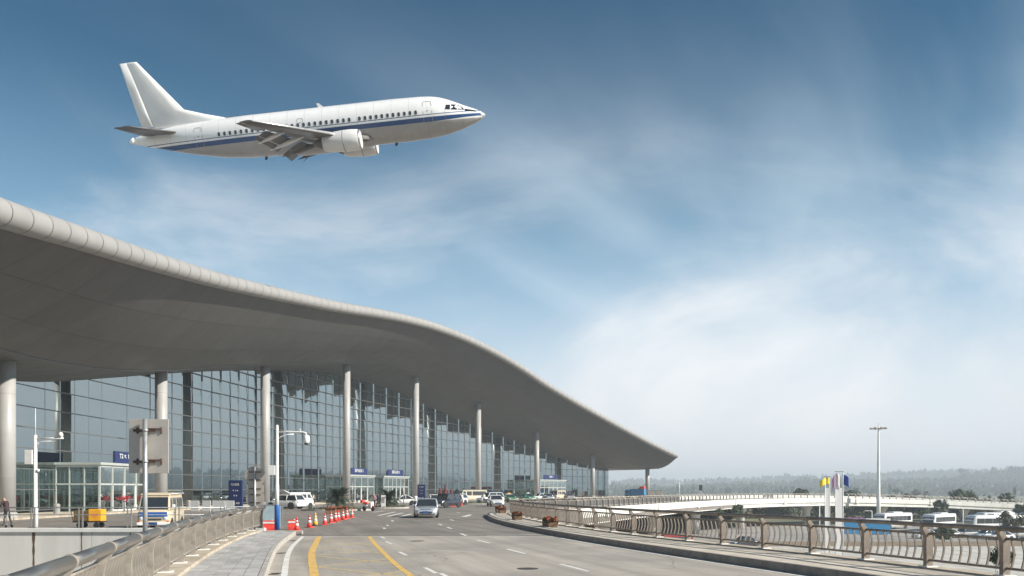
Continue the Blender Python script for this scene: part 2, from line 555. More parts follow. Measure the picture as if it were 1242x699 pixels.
def ribbon(pts, w, z=0.004, step=0.8):
    P = catmull(pts, step)
    T, Nn = normals2(P)
    ww = np.array([w] * len(P)) if isinstance(w, float) else np.interp(np.linspace(0, 1, len(P)), np.linspace(0, 1, len(w)), w)
    vs, fs = [], []
    for p, n, k in zip(P, Nn, ww):
        vs += [(p[0] - n[0] * k / 2, p[1] - n[1] * k / 2, z), (p[0] + n[0] * k / 2, p[1] + n[1] * k / 2, z)]
    for i in range(len(P) - 1):
        fs.append((2 * i, 2 * i + 1, 2 * i + 3, 2 * i + 2))
    return MB().add(vs, fs)


obj('edge_line', ribbon([(XK(y) + 0.42, y) for y in np.linspace(4, 38.6, 14)], 0.17), PAINTW, road)
YLp = [(10, -2.15), (15, -3.5), (20.75, -4.97), (28.2, -6.85), (33.6, -8.0), (38.7, -9.05)]
YRp = [(10, 0.35), (15, -0.95), (20.75, -2.5), (25.1, -3.62), (33.6, -5.6), (38.7, -6.7)]
yl = lambda y: float(np.interp(y, [q[0] for q in YLp], [q[1] for q in YLp]))
yr = lambda y: float(np.interp(y, [q[0] for q in YRp], [q[1] for q in YRp]))
obj('yellow_line', ribbon([(x, y) for y, x in YLp], 0.24), PAINTY, road)
obj('yellow_line', ribbon([(x, y) for y, x in YRp], 0.18), PAINTY, road)
for y0, dirn in [(16, 1), (19.6, 1), (23.5, 1), (27.6, 1), (31.6, 1), (35, 1), (17, -1), (20.8, -1), (24.6, -1), (28.6, -1), (32.6, -1)]:
    a, b = ((yl(y0) + .15, y0), (yr(y0 + 2.6) - .1, y0 + 2.6)) if dirn > 0 else ((yl(y0 + 2.6) + .15, y0 + 2.6), (yr(y0) - .1, y0))
    obj('hatch_line', ribbon([a, b], 0.085, 0.003), PAINTT, road)
for px, py in ((542, 699.5), (522, 692), (488.5, 671.7), (471.4, 658.5), (464, 652)):
    g = G(px, py)
    if g.y > 38: g.y = 37.6
    obj('lane_dash', ribbon([(g.x + 0.29 * 0.8, g.y - 0.8), (g.x - 0.29 * 0.8, g.y + 0.8)], 0.13), PAINTW, road)
for px, py in ((696, 688.6), (626, 669), (586, 657)):
    g = G(px, py)
    obj('lane_dash', ribbon([(g.x + 0.29 * 1.1, g.y - 1.1), (g.x - 0.29 * 1.1, g.y + 1.1)], 0.14), PAINTW, road)
for px, py, L in ((562, 648.6, 2), (545, 640.5, 2), (534, 636.5, 2), (466, 641, 1.4), (470, 637.5, 1.4), (476, 632, 2), (571, 624.5, 2.2), (548, 631, 2.2), (556, 622, 2.2)):
    g = G(px, py)
    obj('lane_dash', ribbon([(g.x + 0.2 * L / 2, g.y - L / 2), (g.x - 0.2 * L / 2, g.y + L / 2)], 0.15), PAINTW, forecourt)
for i, (xa_, ya_, xb_, yb_) in enumerate(((453, 621.5, 466, 620.0), (459, 625.5, 479, 621.2), (470, 626.5, 489, 622.2), (481, 628, 499, 623.4))):   # crossing bars by the palm bed
    obj('zebra_bar', ribbon([tuple(G(xa_, ya_)[:2]), tuple(G(xb_, yb_)[:2])], 0.30), PAINTW, forecourt)
obj('zebra_bar', ribbon([tuple(G(562, 627)[:2]), tuple(G(571, 624.6)[:2])], .45), PAINTW, forecourt)
obj('stop_line', ribbon([tuple(G(590, 650)[:2]), tuple(G(655, 648.5)[:2])], 0.14), PAINTW, forecourt)
obj('edge_line', ribbon([(p[0] - 0.35, p[1]) for p in KP[::3] if 19 < p[1] < SEAM - 1], 0.12), PAINTW, road)

for px, py in ((506, 656.5), (1000, 697), (640, 690)):
    g = G(px, py)
    obj('manhole_cover', MB().lathe([(0, .0), (.30, .0), (.30, .006), (0, .006)], 22, (g.x, g.y, .001), smooth=False), mat('cast iron', (.07, .065, .06), .7, metal=.3, var=.3, scale=12, bump=.5), road)
for y in (14.5, 21.5, 28.5, 35.5):
    for k in range(6):
        obj('drain_bar', MB().box((XK(y) + .17, y - .2 + k * .08, .004), (.26, .035, .008), .28), MATS['cast iron'], road)

# ---------------------------------------------------------------- left walkway: plinth, slabs, kerb
walk = struct('walkway', MB().prism([(XL(y) - 0.42, y) for y in np.linspace(-6, 40.2, 20)] + [(XK(y) - 0.16, y) for y in np.linspace(40.2, -6, 20)], 0.004, 0.17), JOINT)
ys = np.arange(7.0, 40.3, 0.93)
for i in range(len(ys) - 1):
    a, b = ys[i] + 0.008, ys[i + 1] - 0.008
    for j in range(5):
        t0, t1 = j / 5, (j + 1) / 5
        def X(y, t): return (XL(y) + 0.38) * (1 - t) + (XK(y) - 0.17) * t
        g = 0.010
        z = 0.198 + random.uniform(-0.004, 0.004)
        m = MB().hexa([(X(a, t0) + g, a, .17), (X(a, t1) - g, a, .17), (X(b, t1) - g, b, .17), (X(b, t0) + g, b, .17),
                       (X(a, t0) + g, a, z), (X(a, t1) - g, a, z), (X(b, t1) - g, b, z), (X(b, t0) + g, b, z)])
        obj('paving_slab', m, SLAB if random.random() < .6 else SLABB, walk)
    m = MB().hexa([(XK(a) - .16, a, 0.004), (XK(a), a, 0.004), (XK(b), b, 0.004), (XK(b) - .16, b, 0.004),
                   (XK(a) - .16, a, .205), (XK(a) - .02, a, .205), (XK(b) - .02, b, .205), (XK(b) - .16, b, .205)])
    obj('kerb_stone', m, KERB, walk)
    m = MB().hexa([(XL(a) - .42, a, .17), (XL(a) + .37, a, .17), (XL(b) + .37, b, .17), (XL(b) - .42, b, .17),
                   (XL(a) - .42, a, .27), (XL(a) + .35, a, .27), (XL(b) + .35, b, .27), (XL(b) - .42, b, .27)])
    obj('plinth_stone', m, TAN, walk)
obj('kerb_end', MB().box(((XL(40.4) + XK(40.4)) / 2, 40.32, 0.1), (XK(40.4) - XL(40.4) + 0.5, 0.2, 0.19)), KERB, walk, bevel=0.04)

# ---------------------------------------------------------------- right walkway
T, Nn = normals2(KP)
island = []
iw = struct('roadside_walkway', MB().prism([(p[0] + 0.15, p[1]) for p in KP[1:] if p[1] < 150] + [(p[0] + 0.40, p[1]) for p in RP[::-1] if p[1] < 147 and p[0] < 40], 0.004, 0.15), JOINT)
ka = [i for i in range(len(KP) - 1) if KP[i][1] < 148]
for i in ka:
    g = 0.006
    p, q = KP[i] + T[i] * g, KP[i + 1] - T[i] * g
    n0, n1 = Nn[i], Nn[i + 1]
    a = lambda o, P, n, z: (P[0] + n[0] * o, P[1] + n[1] * o, z)
    m = MB().hexa([a(0, p, n0, .004), a(.17, p, n0, .004), a(.17, q, n1, .004), a(0, q, n1, .004), a(.02, p, n0, .225), a(.17, p, n0, .225), a(.17, q, n1, .225), a(.02, q, n1, .225)])
    obj('kerb_stone', m, KERBD, iw, fix=True)
RT, RN = normals2(RP)
for i in range(len(RP) - 1):
    if RP[i + 1][1] > 147 or RP[i][0] > 38: break
    def foot(P, n):                                    # across the walkway to the kerb line
        d = np.linalg.norm(KP - P, axis=1); k = int(np.argmin(d)); return KP[k] + Nn[k] * 0.175
    a0, a1 = foot(RP[i], RN[i]), foot(RP[i + 1], RN[i + 1])
    b0, b1 = RP[i] - RN[i] * 0.16, RP[i + 1] - RN[i + 1] * 0.16
    sh = (a1 - a0) / max(1e-6, np.linalg.norm(a1 - a0)) * 0.012
    z = .214
    obj('walkway_slab', MB().hexa([(*(a0 + sh), .15), (*(b0 + sh), .15), (*(b1 - sh), .15), (*(a1 - sh), .15), (*(a0 + sh), z), (*(b0 + sh), z), (*(b1 - sh), z), (*(a1 - sh), z)]), BEIGE, iw, fix=True)
    c0, c1 = RP[i] - RN[i] * 0.155, RP[i + 1] - RN[i + 1] * 0.155
    d0, d1 = RP[i] + RN[i] * 0.38, RP[i + 1] + RN[i + 1] * 0.38
    obj('plinth_stone', MB().hexa([(*(c0 + sh), .15), (*(d0 + sh), .15), (*(d1 - sh), .15), (*(c1 - sh), .15), (*(c0 + sh), .25), (*(d0 + sh), .25), (*(d1 - sh), .25), (*(c1 - sh), .25)]), TAN, iw, fix=True)

# ---------------------------------------------------------------- railings (a thing each: posts, rails, every baluster)
def bow_bar():
    """bowed flat baluster, 0.66 m tall; +y is the outer side"""
    m = MB()
    pts = [(0, 0.075 * math.sin(math.pi * t) ** 1.2 - 0.02, 0.66 * t) for t in np.linspace(0, 1, 7)]
    rings = [[(-.014, y - .024, z), (.014, y - .024, z), (.014, y + .024, z), (-.014, y + .024, z)] for _, y, z in pts]
    return m.loft(rings, True, False).mesh('baluster')


def post_plate():
    """flat post leaning towards the walkway at its head; y across the railing"""
    poly = [(-.07, 0), (.13, 0), (.13, .70), (.10, .80), (-.02, .93), (-.10, 1.03), (-.20, 1.03), (-.17, .93), (-.09, .80), (-.07, .68)]
    return MB().extrude(poly, 'x', -.055, .055).mesh('post')


BAR, POST = bow_bar(), post_plate()
PAD = MB().box((0, 0.03, 0.0125), (0.30, 0.34, 0.025)).mesh('base_plate')
bmats = {}


def shared(me, m):
    k = (me.name, m.name)
    if k not in bmats:
        c = me.copy(); c.materials.clear(); c.materials.append(m); c.name = me.name.split('.')[0]; bmats[k] = c
    return bmats[k]


def put(name, me, loc, rz, parent, rx=0.0):
    o = bpy.data.objects.new(name, me)
    COL.objects.link(o)
    o.parent = parent
    o.matrix_parent_inverse = Matrix.Translation(-parent.location)
    o.location, o.rotation_euler = loc, (rx, 0, rz)
    return o


def railing(P, z0, label, m_post, m_bar, m_top, nbar=8, out=1, detail=True, group=None, hand_r=.058):
    """P: post positions in plan; out = +1 when the outer side is to the right of the path"""
    zs = [z0] * len(P) if isinstance(z0, float) else z0
    root = thing('railing', label, 'railing', (P[0][0], P[0][1], zs[0]), group=group)
    T, Nn = normals2(np.array(P))
    for i, p in enumerate(P):
        ang = math.atan2(T[i][1], T[i][0]) + (0 if out < 0 else math.pi)      # local +y points outward
        put('post', shared(POST, m_post), (p[0], p[1], zs[i] + 0.02), ang, root)
        if detail:
            put('base_plate', shared(PAD, WHITE), (p[0], p[1], zs[i]), ang, root)
    for i in range(len(P) - 1):
        p, q = np.array(P[i]), np.array(P[i + 1])
        n = (Nn[i] + Nn[i + 1]) / 2 * out
        def L(a, h, o): return tuple(p * (1 - a) + q * a + n * o) + (zs[i] * (1 - a) + zs[i + 1] * a + h,)
        w = lambda nm, m, mt: obj(nm, m, mt, root, world=True)
        w('handrail', MB().tube([L(0.003, 1.075, -.15), L(.5, 1.075, -.15), L(.997, 1.075, -.15)], hand_r, 14 if detail else 8), m_top)
        w('upper_rail', MB().tube([L(0, .84, .02), L(1, .84, .02)], .032, 8), m_bar)
        w('lower_rail', MB().tube([L(0, .17, .02), L(1, .17, .02)], .032, 8), m_bar)
        if detail:
            w('collar', MB().tube([L(-.016, 1.075, -.15), L(.016, 1.075, -.15)], hand_r * 1.12, 14), m_post)
        ang = math.atan2(q[1] - p[1], q[0] - p[0]) + (0 if out < 0 else math.pi)
        for k in range(nbar):
            c = L((k + 0.75) / (nbar + 0.5), 0.175, 0.02)
            put('baluster', shared(BAR, m_bar), c, ang, root)
    return root


LP = catmull([(XL(y), y) for y in np.linspace(4.9, 41.2, 16)], 2.45)
railing([tuple(p) for p in LP], 0.27, 'polished steel railing with bowed bars along the left paved walkway', STEELP, STEELP, STEEL, 8, out=-1, hand_r=.085)
near = [tuple(p) for p in RP[3:iN + 1]]
railing(near, 0.25, 'brown bowed-bar railing along the right walkway, curving to the far nose', BRONZE, BRONZE, BRONZE, 8, out=1)

# ---------------------------------------------------------------- viaduct to the right
VZ = lambda x: float(np.interp(x, [-10, 60, 72, 84, 106, 132, 165, 215], [0.0, 0.0, 0.02, -0.2, -0.78, -1.95, -3.2, -4.9]))
VP = RP[iN:]
VT, VN = normals2(VP)
via = thing('viaduct', 'white curved road viaduct on round piers behind the parking area', 'viaduct', (VP[30][0], VP[30][1], LOW))
vi = [i for i in range(len(VP)) if VP[i][0] > 3]


def strip(idx, prof):
    rings = []
    for i in idx:
        z = VZ(VP[i][0])
        rings.append([(VP[i][0] + VN[i][0] * o, VP[i][1] + VN[i][1] * o, z + h) for o, h in prof])
    return MB().loft(rings, True, False)


obj('edge_beam', strip(vi, [(.48, .25), (.48, -.75), (.25, -.75), (.25, -1.5), (-.35, -1.5), (-.35, .25)]), CONCW, via, fix=True, world=True)
obj('girder', strip(vi, [(-.36, -.06), (-.36, -.7), (-2.2, -1.5), (-6, -1.55), (-6, -.06)]), CONCW, via, fix=True, world=True)
vo = [i for i in vi if VP[i][0] > 44]
obj('deck', strip(vo, [(-.37, -.05), (-.37, .12), (-12, .12), (-12, -.05)]), ASPH, via, fix=True, world=True)
obj('edge_beam', strip(vo, [(-12.01, .9), (-12.01, -1.2), (-12.4, -1.2), (-12.4, .9)]), CONCW, via, fix=True, world=True)
for i in vi[10::11]:
    p = VP[i] - VN[i] * 4.0
    h = VZ(VP[i][0]) - 1.5 - LOW
    obj('pier', MB().lathe([(.85, 0), (.85, h - 1.3), (1.3, h - .5), (1.45, h)], 18, (p[0], p[1], LOW)), CONCW, via, world=True)
for i in vi[4::11]:
    obj('joint_block', MB().box((VP[i][0] + VN[i][0] * .5, VP[i][1] + VN[i][1] * .5, VZ(VP[i][0]) - .35), (.9, .25, 1.0), math.atan2(VT[i][1], VT[i][0])), CONCW, via, world=True)
vp = [tuple(p) for p in VP]
kcut = [i for i in range(len(VP)) if VP[i][0] < 170]
railing([vp[i] for i in kcut], [0.25 + VZ(vp[i][0]) for i in kcut], 'low pale railing with close posts along the viaduct edge', STEELP, STEELP, STEELP, 1, out=1, detail=False)
# ---------------------------------------------------------------- retaining wall of the forecourt, left
wall = thing('retaining_wall', 'stained pale concrete wall below the forecourt edge at left', 'wall', (-40, 43.9, LOW))
x = -75.0
while x < -13.6:
    L = min(3.1, -13.3 - x)
    obj('wall_panel', MB().box((x + L / 2 + .0, 43.86, (LOW - 0.02 + -.05) / 2), (L - 0.02, 0.26, -LOW - .04)), CONCW, wall, world=True)
    x += L
obj('coping', MB().box((-44.3, 43.84, 0.05), (62.4, 0.42, 0.22)), WHITE, wall, bevel=0.02, world=True)
stain = mat('rust streak', (0.20, 0.12, 0.06), 0.9, var=0.5, scale=5, streak=True)
er = thing('edge_railing', 'thin twin-post steel railing on the forecourt wall at left', 'railing', (-40, 43.8, 0.16))
k = 0
for px in (-76, -18, 40, 98, 157, 215, 270):
    g = (px - CX) / F * 43.84
    for d in (-.1, .1):
        obj('post', MB().box((g + d, 43.84, .16 + .55), (.055, .07, 1.1)), GALV, er, world=True)
    obj('base_plate', MB().box((g, 43.84, .17), (.44, .2, .025)), BARK, er, world=True)
    if px in (40, 98, 157):
        w = (.1, .06, .04)[k]; hgt = (2.6, 1.9, .8)[k]; k += 1
        m = MB()
        n = 8
        e = [(random.uniform(.5, 1) * w * (1 - i / n * .6), -i / n * hgt) for i in range(n + 1)]
        vs = [(g + .1 - a, 43.724, -.07 + z) for a, z in e] + [(g + .1 + a, 43.724, -.07 + z) for a, z in e]
        m.add(vs, [(i, i + 1, n + 2 + i, n + 1 + i) for i in range(n)])
        obj('rust_streak', m, stain, wall, world=True)
x0, x1 = (-90 - CX) / F * 43.84, (272 - CX) / F * 43.84
for z in (1.24, .86):
    obj('rail', MB().tube([(x0, 43.84, z), (x1, 43.84, z)], .03 if z > 1 else .022, 8), GALV, er, world=True)

# ================================================================ TERMINAL (plan is an arc: s along the column line, off towards the road)
T0, CV, TX, TY = -0.0309, 0.0043, -36.8, 60.0


def TP(s, off, z=0.0):
    th = T0 + CV * s
    r = 1 / CV
    return Vector((TX + r * (-math.cos(th) + math.cos(T0)) + off * math.cos(th), TY + r * (math.sin(th) - math.sin(T0)) - off * math.sin(th), z))


def TH(s): return T0 + CV * s


def smooth_fn(xs, ys):
    P = np.array([xs, ys], float).T
    f = catmull(P, 1.0)
    return lambda s: float(np.interp(s, f[:, 0], f[:, 1]))


ZE = smooth_fn([-80, -60, -40, -26, -14, -1, 12, 24, 36, 49, 62, 74, 86, 99, 112, 124, 136, 149, 162, 174, 186, 199, 212],
               [10.5, 11.6, 13.4, 15.3, 17.25, 19.2, 21.1, 22.9, 24.65, 26.45, 28.3, 29.7, 30.6, 30.8, 30.1, 28.6, 26.3, 23.8, 21.1, 18.4, 15.5, 12.4, 9.4])
ZC = smooth_fn([-80, -40, -26, -13, -1, 12, 24, 36, 49, 62, 74, 86, 99, 112, 124, 136, 149, 162, 174, 186, 199, 212],
               [13.0, 12.6, 12.2, 11.8, 11.75, 12.7, 14.4, 16.55, 18.7, 20.75, 22.7, 24.0, 24.4, 23.8, 22.3, 20.1, 17.6, 14.9, 12.4, 10.1, 8.5, 8.0])
ZF = smooth_fn([-80, -40, -13, -1, 12, 24, 36, 49, 62, 74, 86, 99, 112, 124, 136, 149, 162, 174, 186, 199, 212],
               [11.0, 10.8, 10.6, 10.6, 11.6, 13.6, 15.8, 18.0, 20.0, 21.4, 22.0, 21.6, 19.95, 18.1, 16.3, 14.2, 11.7, 9.7, 8.4, 8.1, 8.0])
PW = 25.13 / 11                                       # glass pane and fascia panel width
SE, S_END, FOFF, EOFF, COFF = -58.0, 203.4, -5.1, 12.0, 2.2
term = thing('airport_terminal', 'long glass airport terminal under a white wave-shaped roof', 'terminal', TP(90, -12, 0.0))
tw = lambda nm, m, mt, **k: obj(nm, m, mt, term, world=True, **k)
# roof: fascia panels, soffit panels, dark joint backing, top skin
edge = []
s = SE
while s < S_END - 0.1:
    edge.append((s, min(s + PW, S_END))); s += PW


def SK(s, off):
    """the far gable is skewed: the roof edge ends a little before the crease"""
    return s - 0.40 * max(0.0, off - COFF) * max(0.0, (s - 165) / (S_END - 165)) ** 1.5


def bull(s, r=0.70, n=13, a0=-118, a1=100):
    s = SK(s, EOFF)
    z = ZE(s) - 0.7
    return [TP(s, EOFF - 0.7 + r * math.cos(R(a)), z + r * math.sin(R(a))) for a in np.linspace(a0, a1, n)]


def skin(rows, smooth=True):
    m = MB(); n = len(rows[0])
    vs = [p for r in rows for p in r]
    fs = [(i * n + k, (i + 1) * n + k, (i + 1) * n + k + 1, i * n + k + 1) for i in range(len(rows) - 1) for k in range(n - 1)]
    return m.add(vs, fs, smooth)


G2 = 0.034
for a, b in edge:
    tw('fascia_panel', skin([bull(a + G2), bull((a + b) / 2), bull(b - G2)]), PANELW)
ss = [SE + (S_END - SE) * i / 160 for i in range(161)]
tw('fascia_backing', skin([bull(s, 0.66) for s in ss]), JOINT)


def soff(s, t):
    """t 0..1 crease to edge, -1..0 facade to crease"""
    ze = ZE(SK(s, EOFF)) - 1.34
    zc, zf = ZC(s), ZF(s)
    if t >= 0:
        o = COFF + (EOFF - 1.0 - COFF) * t
        z = zc + (ze - zc) * t - 0.55 * math.sin(math.pi * t)
    else:
        o = COFF + (COFF - FOFF) * t
        z = zc + (zc - zf) * t
    return TP(SK(s, o), o, z)


rnds = random.Random(9)
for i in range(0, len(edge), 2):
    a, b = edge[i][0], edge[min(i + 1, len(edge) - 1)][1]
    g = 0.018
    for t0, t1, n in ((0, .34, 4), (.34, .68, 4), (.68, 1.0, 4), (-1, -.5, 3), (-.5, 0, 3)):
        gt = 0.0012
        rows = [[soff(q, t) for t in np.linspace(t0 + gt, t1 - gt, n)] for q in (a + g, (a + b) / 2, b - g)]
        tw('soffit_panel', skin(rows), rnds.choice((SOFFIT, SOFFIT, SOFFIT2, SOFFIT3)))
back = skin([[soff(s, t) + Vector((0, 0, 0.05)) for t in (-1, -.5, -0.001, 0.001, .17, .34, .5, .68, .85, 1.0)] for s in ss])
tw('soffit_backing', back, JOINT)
tw('crease_trim', MB().tube([TP(s, COFF, ZC(s) - 0.03) for s in ss], 0.05, 6), MULL)
tw('roof_skin', skin([[TP(SK(s, EOFF), EOFF - 0.85, ZE(SK(s, EOFF)) - 0.01), TP(s, 2, ZE(s) + 1.6), TP(s, -15, ZE(s) + 2.6), TP(s, -45, ZE(s) + 1.0), TP(s, -52, ZF(s) + .5), TP(s, -52, ZF(s)), TP(s, FOFF, ZF(s) + 0.02)] for s in ss]), PANELW)
for s in (SE, S_END - .02):
    tw('roof_end', MB().add([TP(SK(s, EOFF), EOFF - 1.0, ZE(SK(s, EOFF)) - 1.3), TP(s, COFF, ZC(s) + .02), TP(s, FOFF, ZF(s) + .02), TP(s, -52, ZF(s) + .02), TP(s, -45, ZE(s) + 1), TP(s, -15, ZE(s) + 2.6), TP(s, 2, ZE(s) + 1.6), TP(SK(s, EOFF), EOFF - .7, ZE(SK(s, EOFF)) - .02)], [tuple(range(8))]), PANELW)
# columns, with seams in the cladding
for k in range(-1, 9):
    s = 25.13 * k
    h = soff(s, COFF and -(COFF / (COFF - FOFF))).z + 0.25 - 0.15
    p = TP(s, 0, 0.15)
    cl = tw('column', MB().lathe([(.61, 0), (.61, h)], 32, p), COLM)
    tw('column_base', MB().lathe([(.74, 0), (.74, .32), (.63, .4)], 24, p, smooth=False), COLM)
    z = 3.0
    while z < h - .5:
        obj('cladding_seam', MB().lathe([(.605, z - .012), (.614, z - .012), (.614, z + .012), (.605, z + .012)], 32, p, smooth=False), GREY, cl)
        z += 3.0
# pavement in front of the glass
pav = struct('terminal_pavement', MB().prism([TP(s, 1.05)[:2] for s in np.linspace(SE, S_END, 70)] + [TP(s, -44)[:2] for s in np.linspace(S_END, SE, 40)], 0.004, 0.15), TAN)
# glass wall: bays of two slightly bowed panes, levels 1.8 m high
PH, Z0 = 1.8, 0.4
GS0, GS1 = -57.0, 188.2


def pane_mesh(b0, b1, nm):
    """pane local x along 0..PW, z up; the bay is bowed: its yaw runs from -b to +b"""
    m = MB(); n = 5
    xs_ = np.linspace(0.008, PW - 0.008, n)
    yaw = np.radians(np.linspace(b0, b1, n))
    y = np.concatenate([[0], np.cumsum((yaw[1:] + yaw[:-1]) / 2 * np.diff(xs_))])
    y -= np.linspace(0, y[-1], n) * 0.0
    vs = [(x, yy, z) for z in (0.04, PH - 0.04) for x, yy in zip(xs_, y)]
    m.add(vs, [(i, i + 1, n + i + 1, n + i) for i in range(n - 1)], True)
    return m.mesh(nm)


BOW = 1.0
PA, PB = pane_mesh(BOW, 0, 'glass_pane'), pane_mesh(0, -BOW, 'glass_pane')
PA.materials.append(GLASSF); PB.materials.append(GLASSF)
bays = []
s = GS0
while s < GS1 - .1:
    bays.append(s); s += PW
rndg = random.Random(5)
cand = []
for bi, s in enumerate(bays):
    a, b = TP(s, FOFF), TP(s + PW, FOFF)
    z = Z0
    while z < ZF(s + PW / 2) - 0.1:
        px = CX + F * (a.x / a.y)
        vis = a.y > 20 and 10 < px < 740 and z + PH > 1.5
        cand.append((a.length if vis else 9e5 + a.length, bi, s, z))
        z += PH
cand.sort()
rest = MB()
baykeep, bayend = {}, {}
for n_, (d, bi, s, z) in enumerate(cand):
    k = bi // 2
    if k not in baykeep:
        baykeep[k] = rndg.uniform(-.5, .5)
    a, b = TP(s, FOFF), TP(s + PW, FOFF)
    ang = math.atan2(b.y - a.y, b.x - a.x)
    # each bay of two panes lies on one chord, turned a little
    a0, b0 = TP(bays[2 * k], FOFF), TP(bays[2 * k] + 2 * PW, FOFF)
    ang = math.atan2(b0.y - a0.y, b0.x - a0.x) + R(baykeep[k] * .8 + 2.2 * min(1.0, max(0.0, (s - 20) / 40.0))) + R(rndg.uniform(-.10, .10))
    bayend[k] = ang
    me = PA if bi % 2 == 0 else PB
    q = min(1.0, max(0.0, (z - 1.0) / 14.0))
    w_ = min(1.0, max(0.0, (s - 22) / 40.0))
    tilt = R((2.6 + baykeep[k] * 1.6) * q * q * (3 - 2 * q)) * w_ * w_ * (3 - 2 * w_)      # upper panes lean back a little
    p = a0 + Vector((math.cos(ang), math.sin(ang), 0)) * PW * (bi % 2) + Vector((-math.sin(ang), math.cos(ang), 0)) * -.06 + Vector((0, 0, z))
    if n_ < 300:
        o = put('glass_pane', me, p, ang, term, rx=-tilt)
    else:
        ca, sa = math.cos(ang), math.sin(ang)
        off = len(rest.v)
        tt = math.tan(tilt)
        rest.add([(p.x + q.co.x * ca - (q.co.y + q.co.z * tt) * sa, p.y + q.co.x * sa + (q.co.y + q.co.z * tt) * ca, p.z + q.co.z) for q in me.vertices], [tuple(f.vertices) for f in me.polygons], True)
for k, ang in bayend.items():                         # narrow glass returns between neighbouring bays
    if k + 1 not in bayend: continue
    a0, a1 = TP(bays[2 * k], FOFF), TP(bays[2 * k] + 2 * PW, FOFF)
    e0 = a0 + Vector((math.cos(ang), math.sin(ang), 0)) * (2 * PW - .01) + Vector((-math.sin(ang), math.cos(ang), 0)) * -.06
    n1 = bayend[k + 1]
    e1 = a1 + Vector((-math.sin(n1), math.cos(n1), 0)) * -.06
    h_ = ZF(bays[2 * k] + 2 * PW) + .1
    rest.add([(e0.x, e0.y, .4), (e1.x, e1.y, .4), (e1.x, e1.y, h_), (e0.x, e0.y, h_)], [(0, 1, 2, 3)])
tag(tw('glass_pane', rest, GLASSF), kind='stuff')
for bi, s in enumerate(bays + [bays[-1] + PW]):
    p = TP(s, FOFF + 0.03)
    h = ZF(s) + .1
    if TH(s) < 9 and p.y > 10:
        tw('mullion', MB().box((p.x, p.y, (h + .15) / 2), (.045, .04, h - .15), -TH(s)), MULL)
z = Z0
while z < 22:
    run = [b for b in bays + [bays[-1] + PW] if ZF(b) > z - .2]
    groups, cur = [], []
    for b in run:
        if cur and b - cur[-1] > PW * 1.5:
            groups.append(cur); cur = []
        cur.append(b)
    groups.append(cur)
    for gq in groups:
        if len(gq) < 2: continue
        rings = []
        for b in gq:
            rings.append([TP(b, FOFF - .20, z - .045), TP(b, FOFF + .10, z - .045), TP(b, FOFF + .10, z + .045), TP(b, FOFF - .20, z + .045)])
        tw('transom', MB().loft(rings, True, False), MULL, fix=True)
    z += PH
# end wall of glass, interior floor, back wall, islands
for i in range(8):
    a, b = TP(GS1, FOFF - i * 3), TP(GS1, FOFF - (i + 1) * 3)
    z = Z0
    while z < 8.2:
        tw('end_pane', MB().add([(a.x, a.y, z + .04), (b.x, b.y, z + .04), (b.x, b.y, z + PH - .04), (a.x, a.y, z + PH - .04)], [(0, 1, 2, 3)]), GLASSF)
        z += PH
    tw('end_mullion', MB().box((a.x, a.y, 4.3), (.12, .12, 8.4), -TH(GS1)), MULL)
sw = np.linspace(SE, GS1 - 1, 60)
tw('interior_floor', MB().prism([TP(s, FOFF - .2)[:2] for s in sw] + [TP(s, -36)[:2] for s in sw[::-1]], 0.154, 0.19), INTERF)
tw('back_wall', skin([[TP(s, -36, .15), TP(s, -36, ZF(s) + .4)] for s in sw]), INTER)
for i in range(11):
    s = 4 + i * 16.5
    p = TP(s, -17)
    tw('check_in_island', MB().box((p.x, p.y, 1.7), (9, 3.2, 3.0), -TH(s)), INTER)
    p = TP(s + 8, -23)
    tw('inner_column', MB().lathe([(.6, 0), (.6, ZF(s + 8) - .2)], 14, (p.x, p.y, .19)), COLM)


def textmesh(txt, size, ext=0.01, name='lettering'):
    c = bpy.data.curves.new(name, 'FONT')
    c.body, c.size, c.extrude = txt, size, ext
    c.align_x, c.align_y = 'CENTER', 'CENTER'
    c.resolution_u = 3
    o = bpy.data.objects.new(name, c)
    COL.objects.link(o)
    bpy.context.view_layer.update()
    me = bpy.data.meshes.new_from_object(o.evaluated_get(bpy.context.evaluated_depsgraph_get()))
    bpy.data.objects.remove(o); bpy.data.curves.remove(c)
    me.name = name
    me.materials.clear()
    return me


def moved(me, M):
    me.transform(M); return me


VFRAME = mat('grey-green frame', (.46, .49, .47), .45, metal=.2, var=.06)


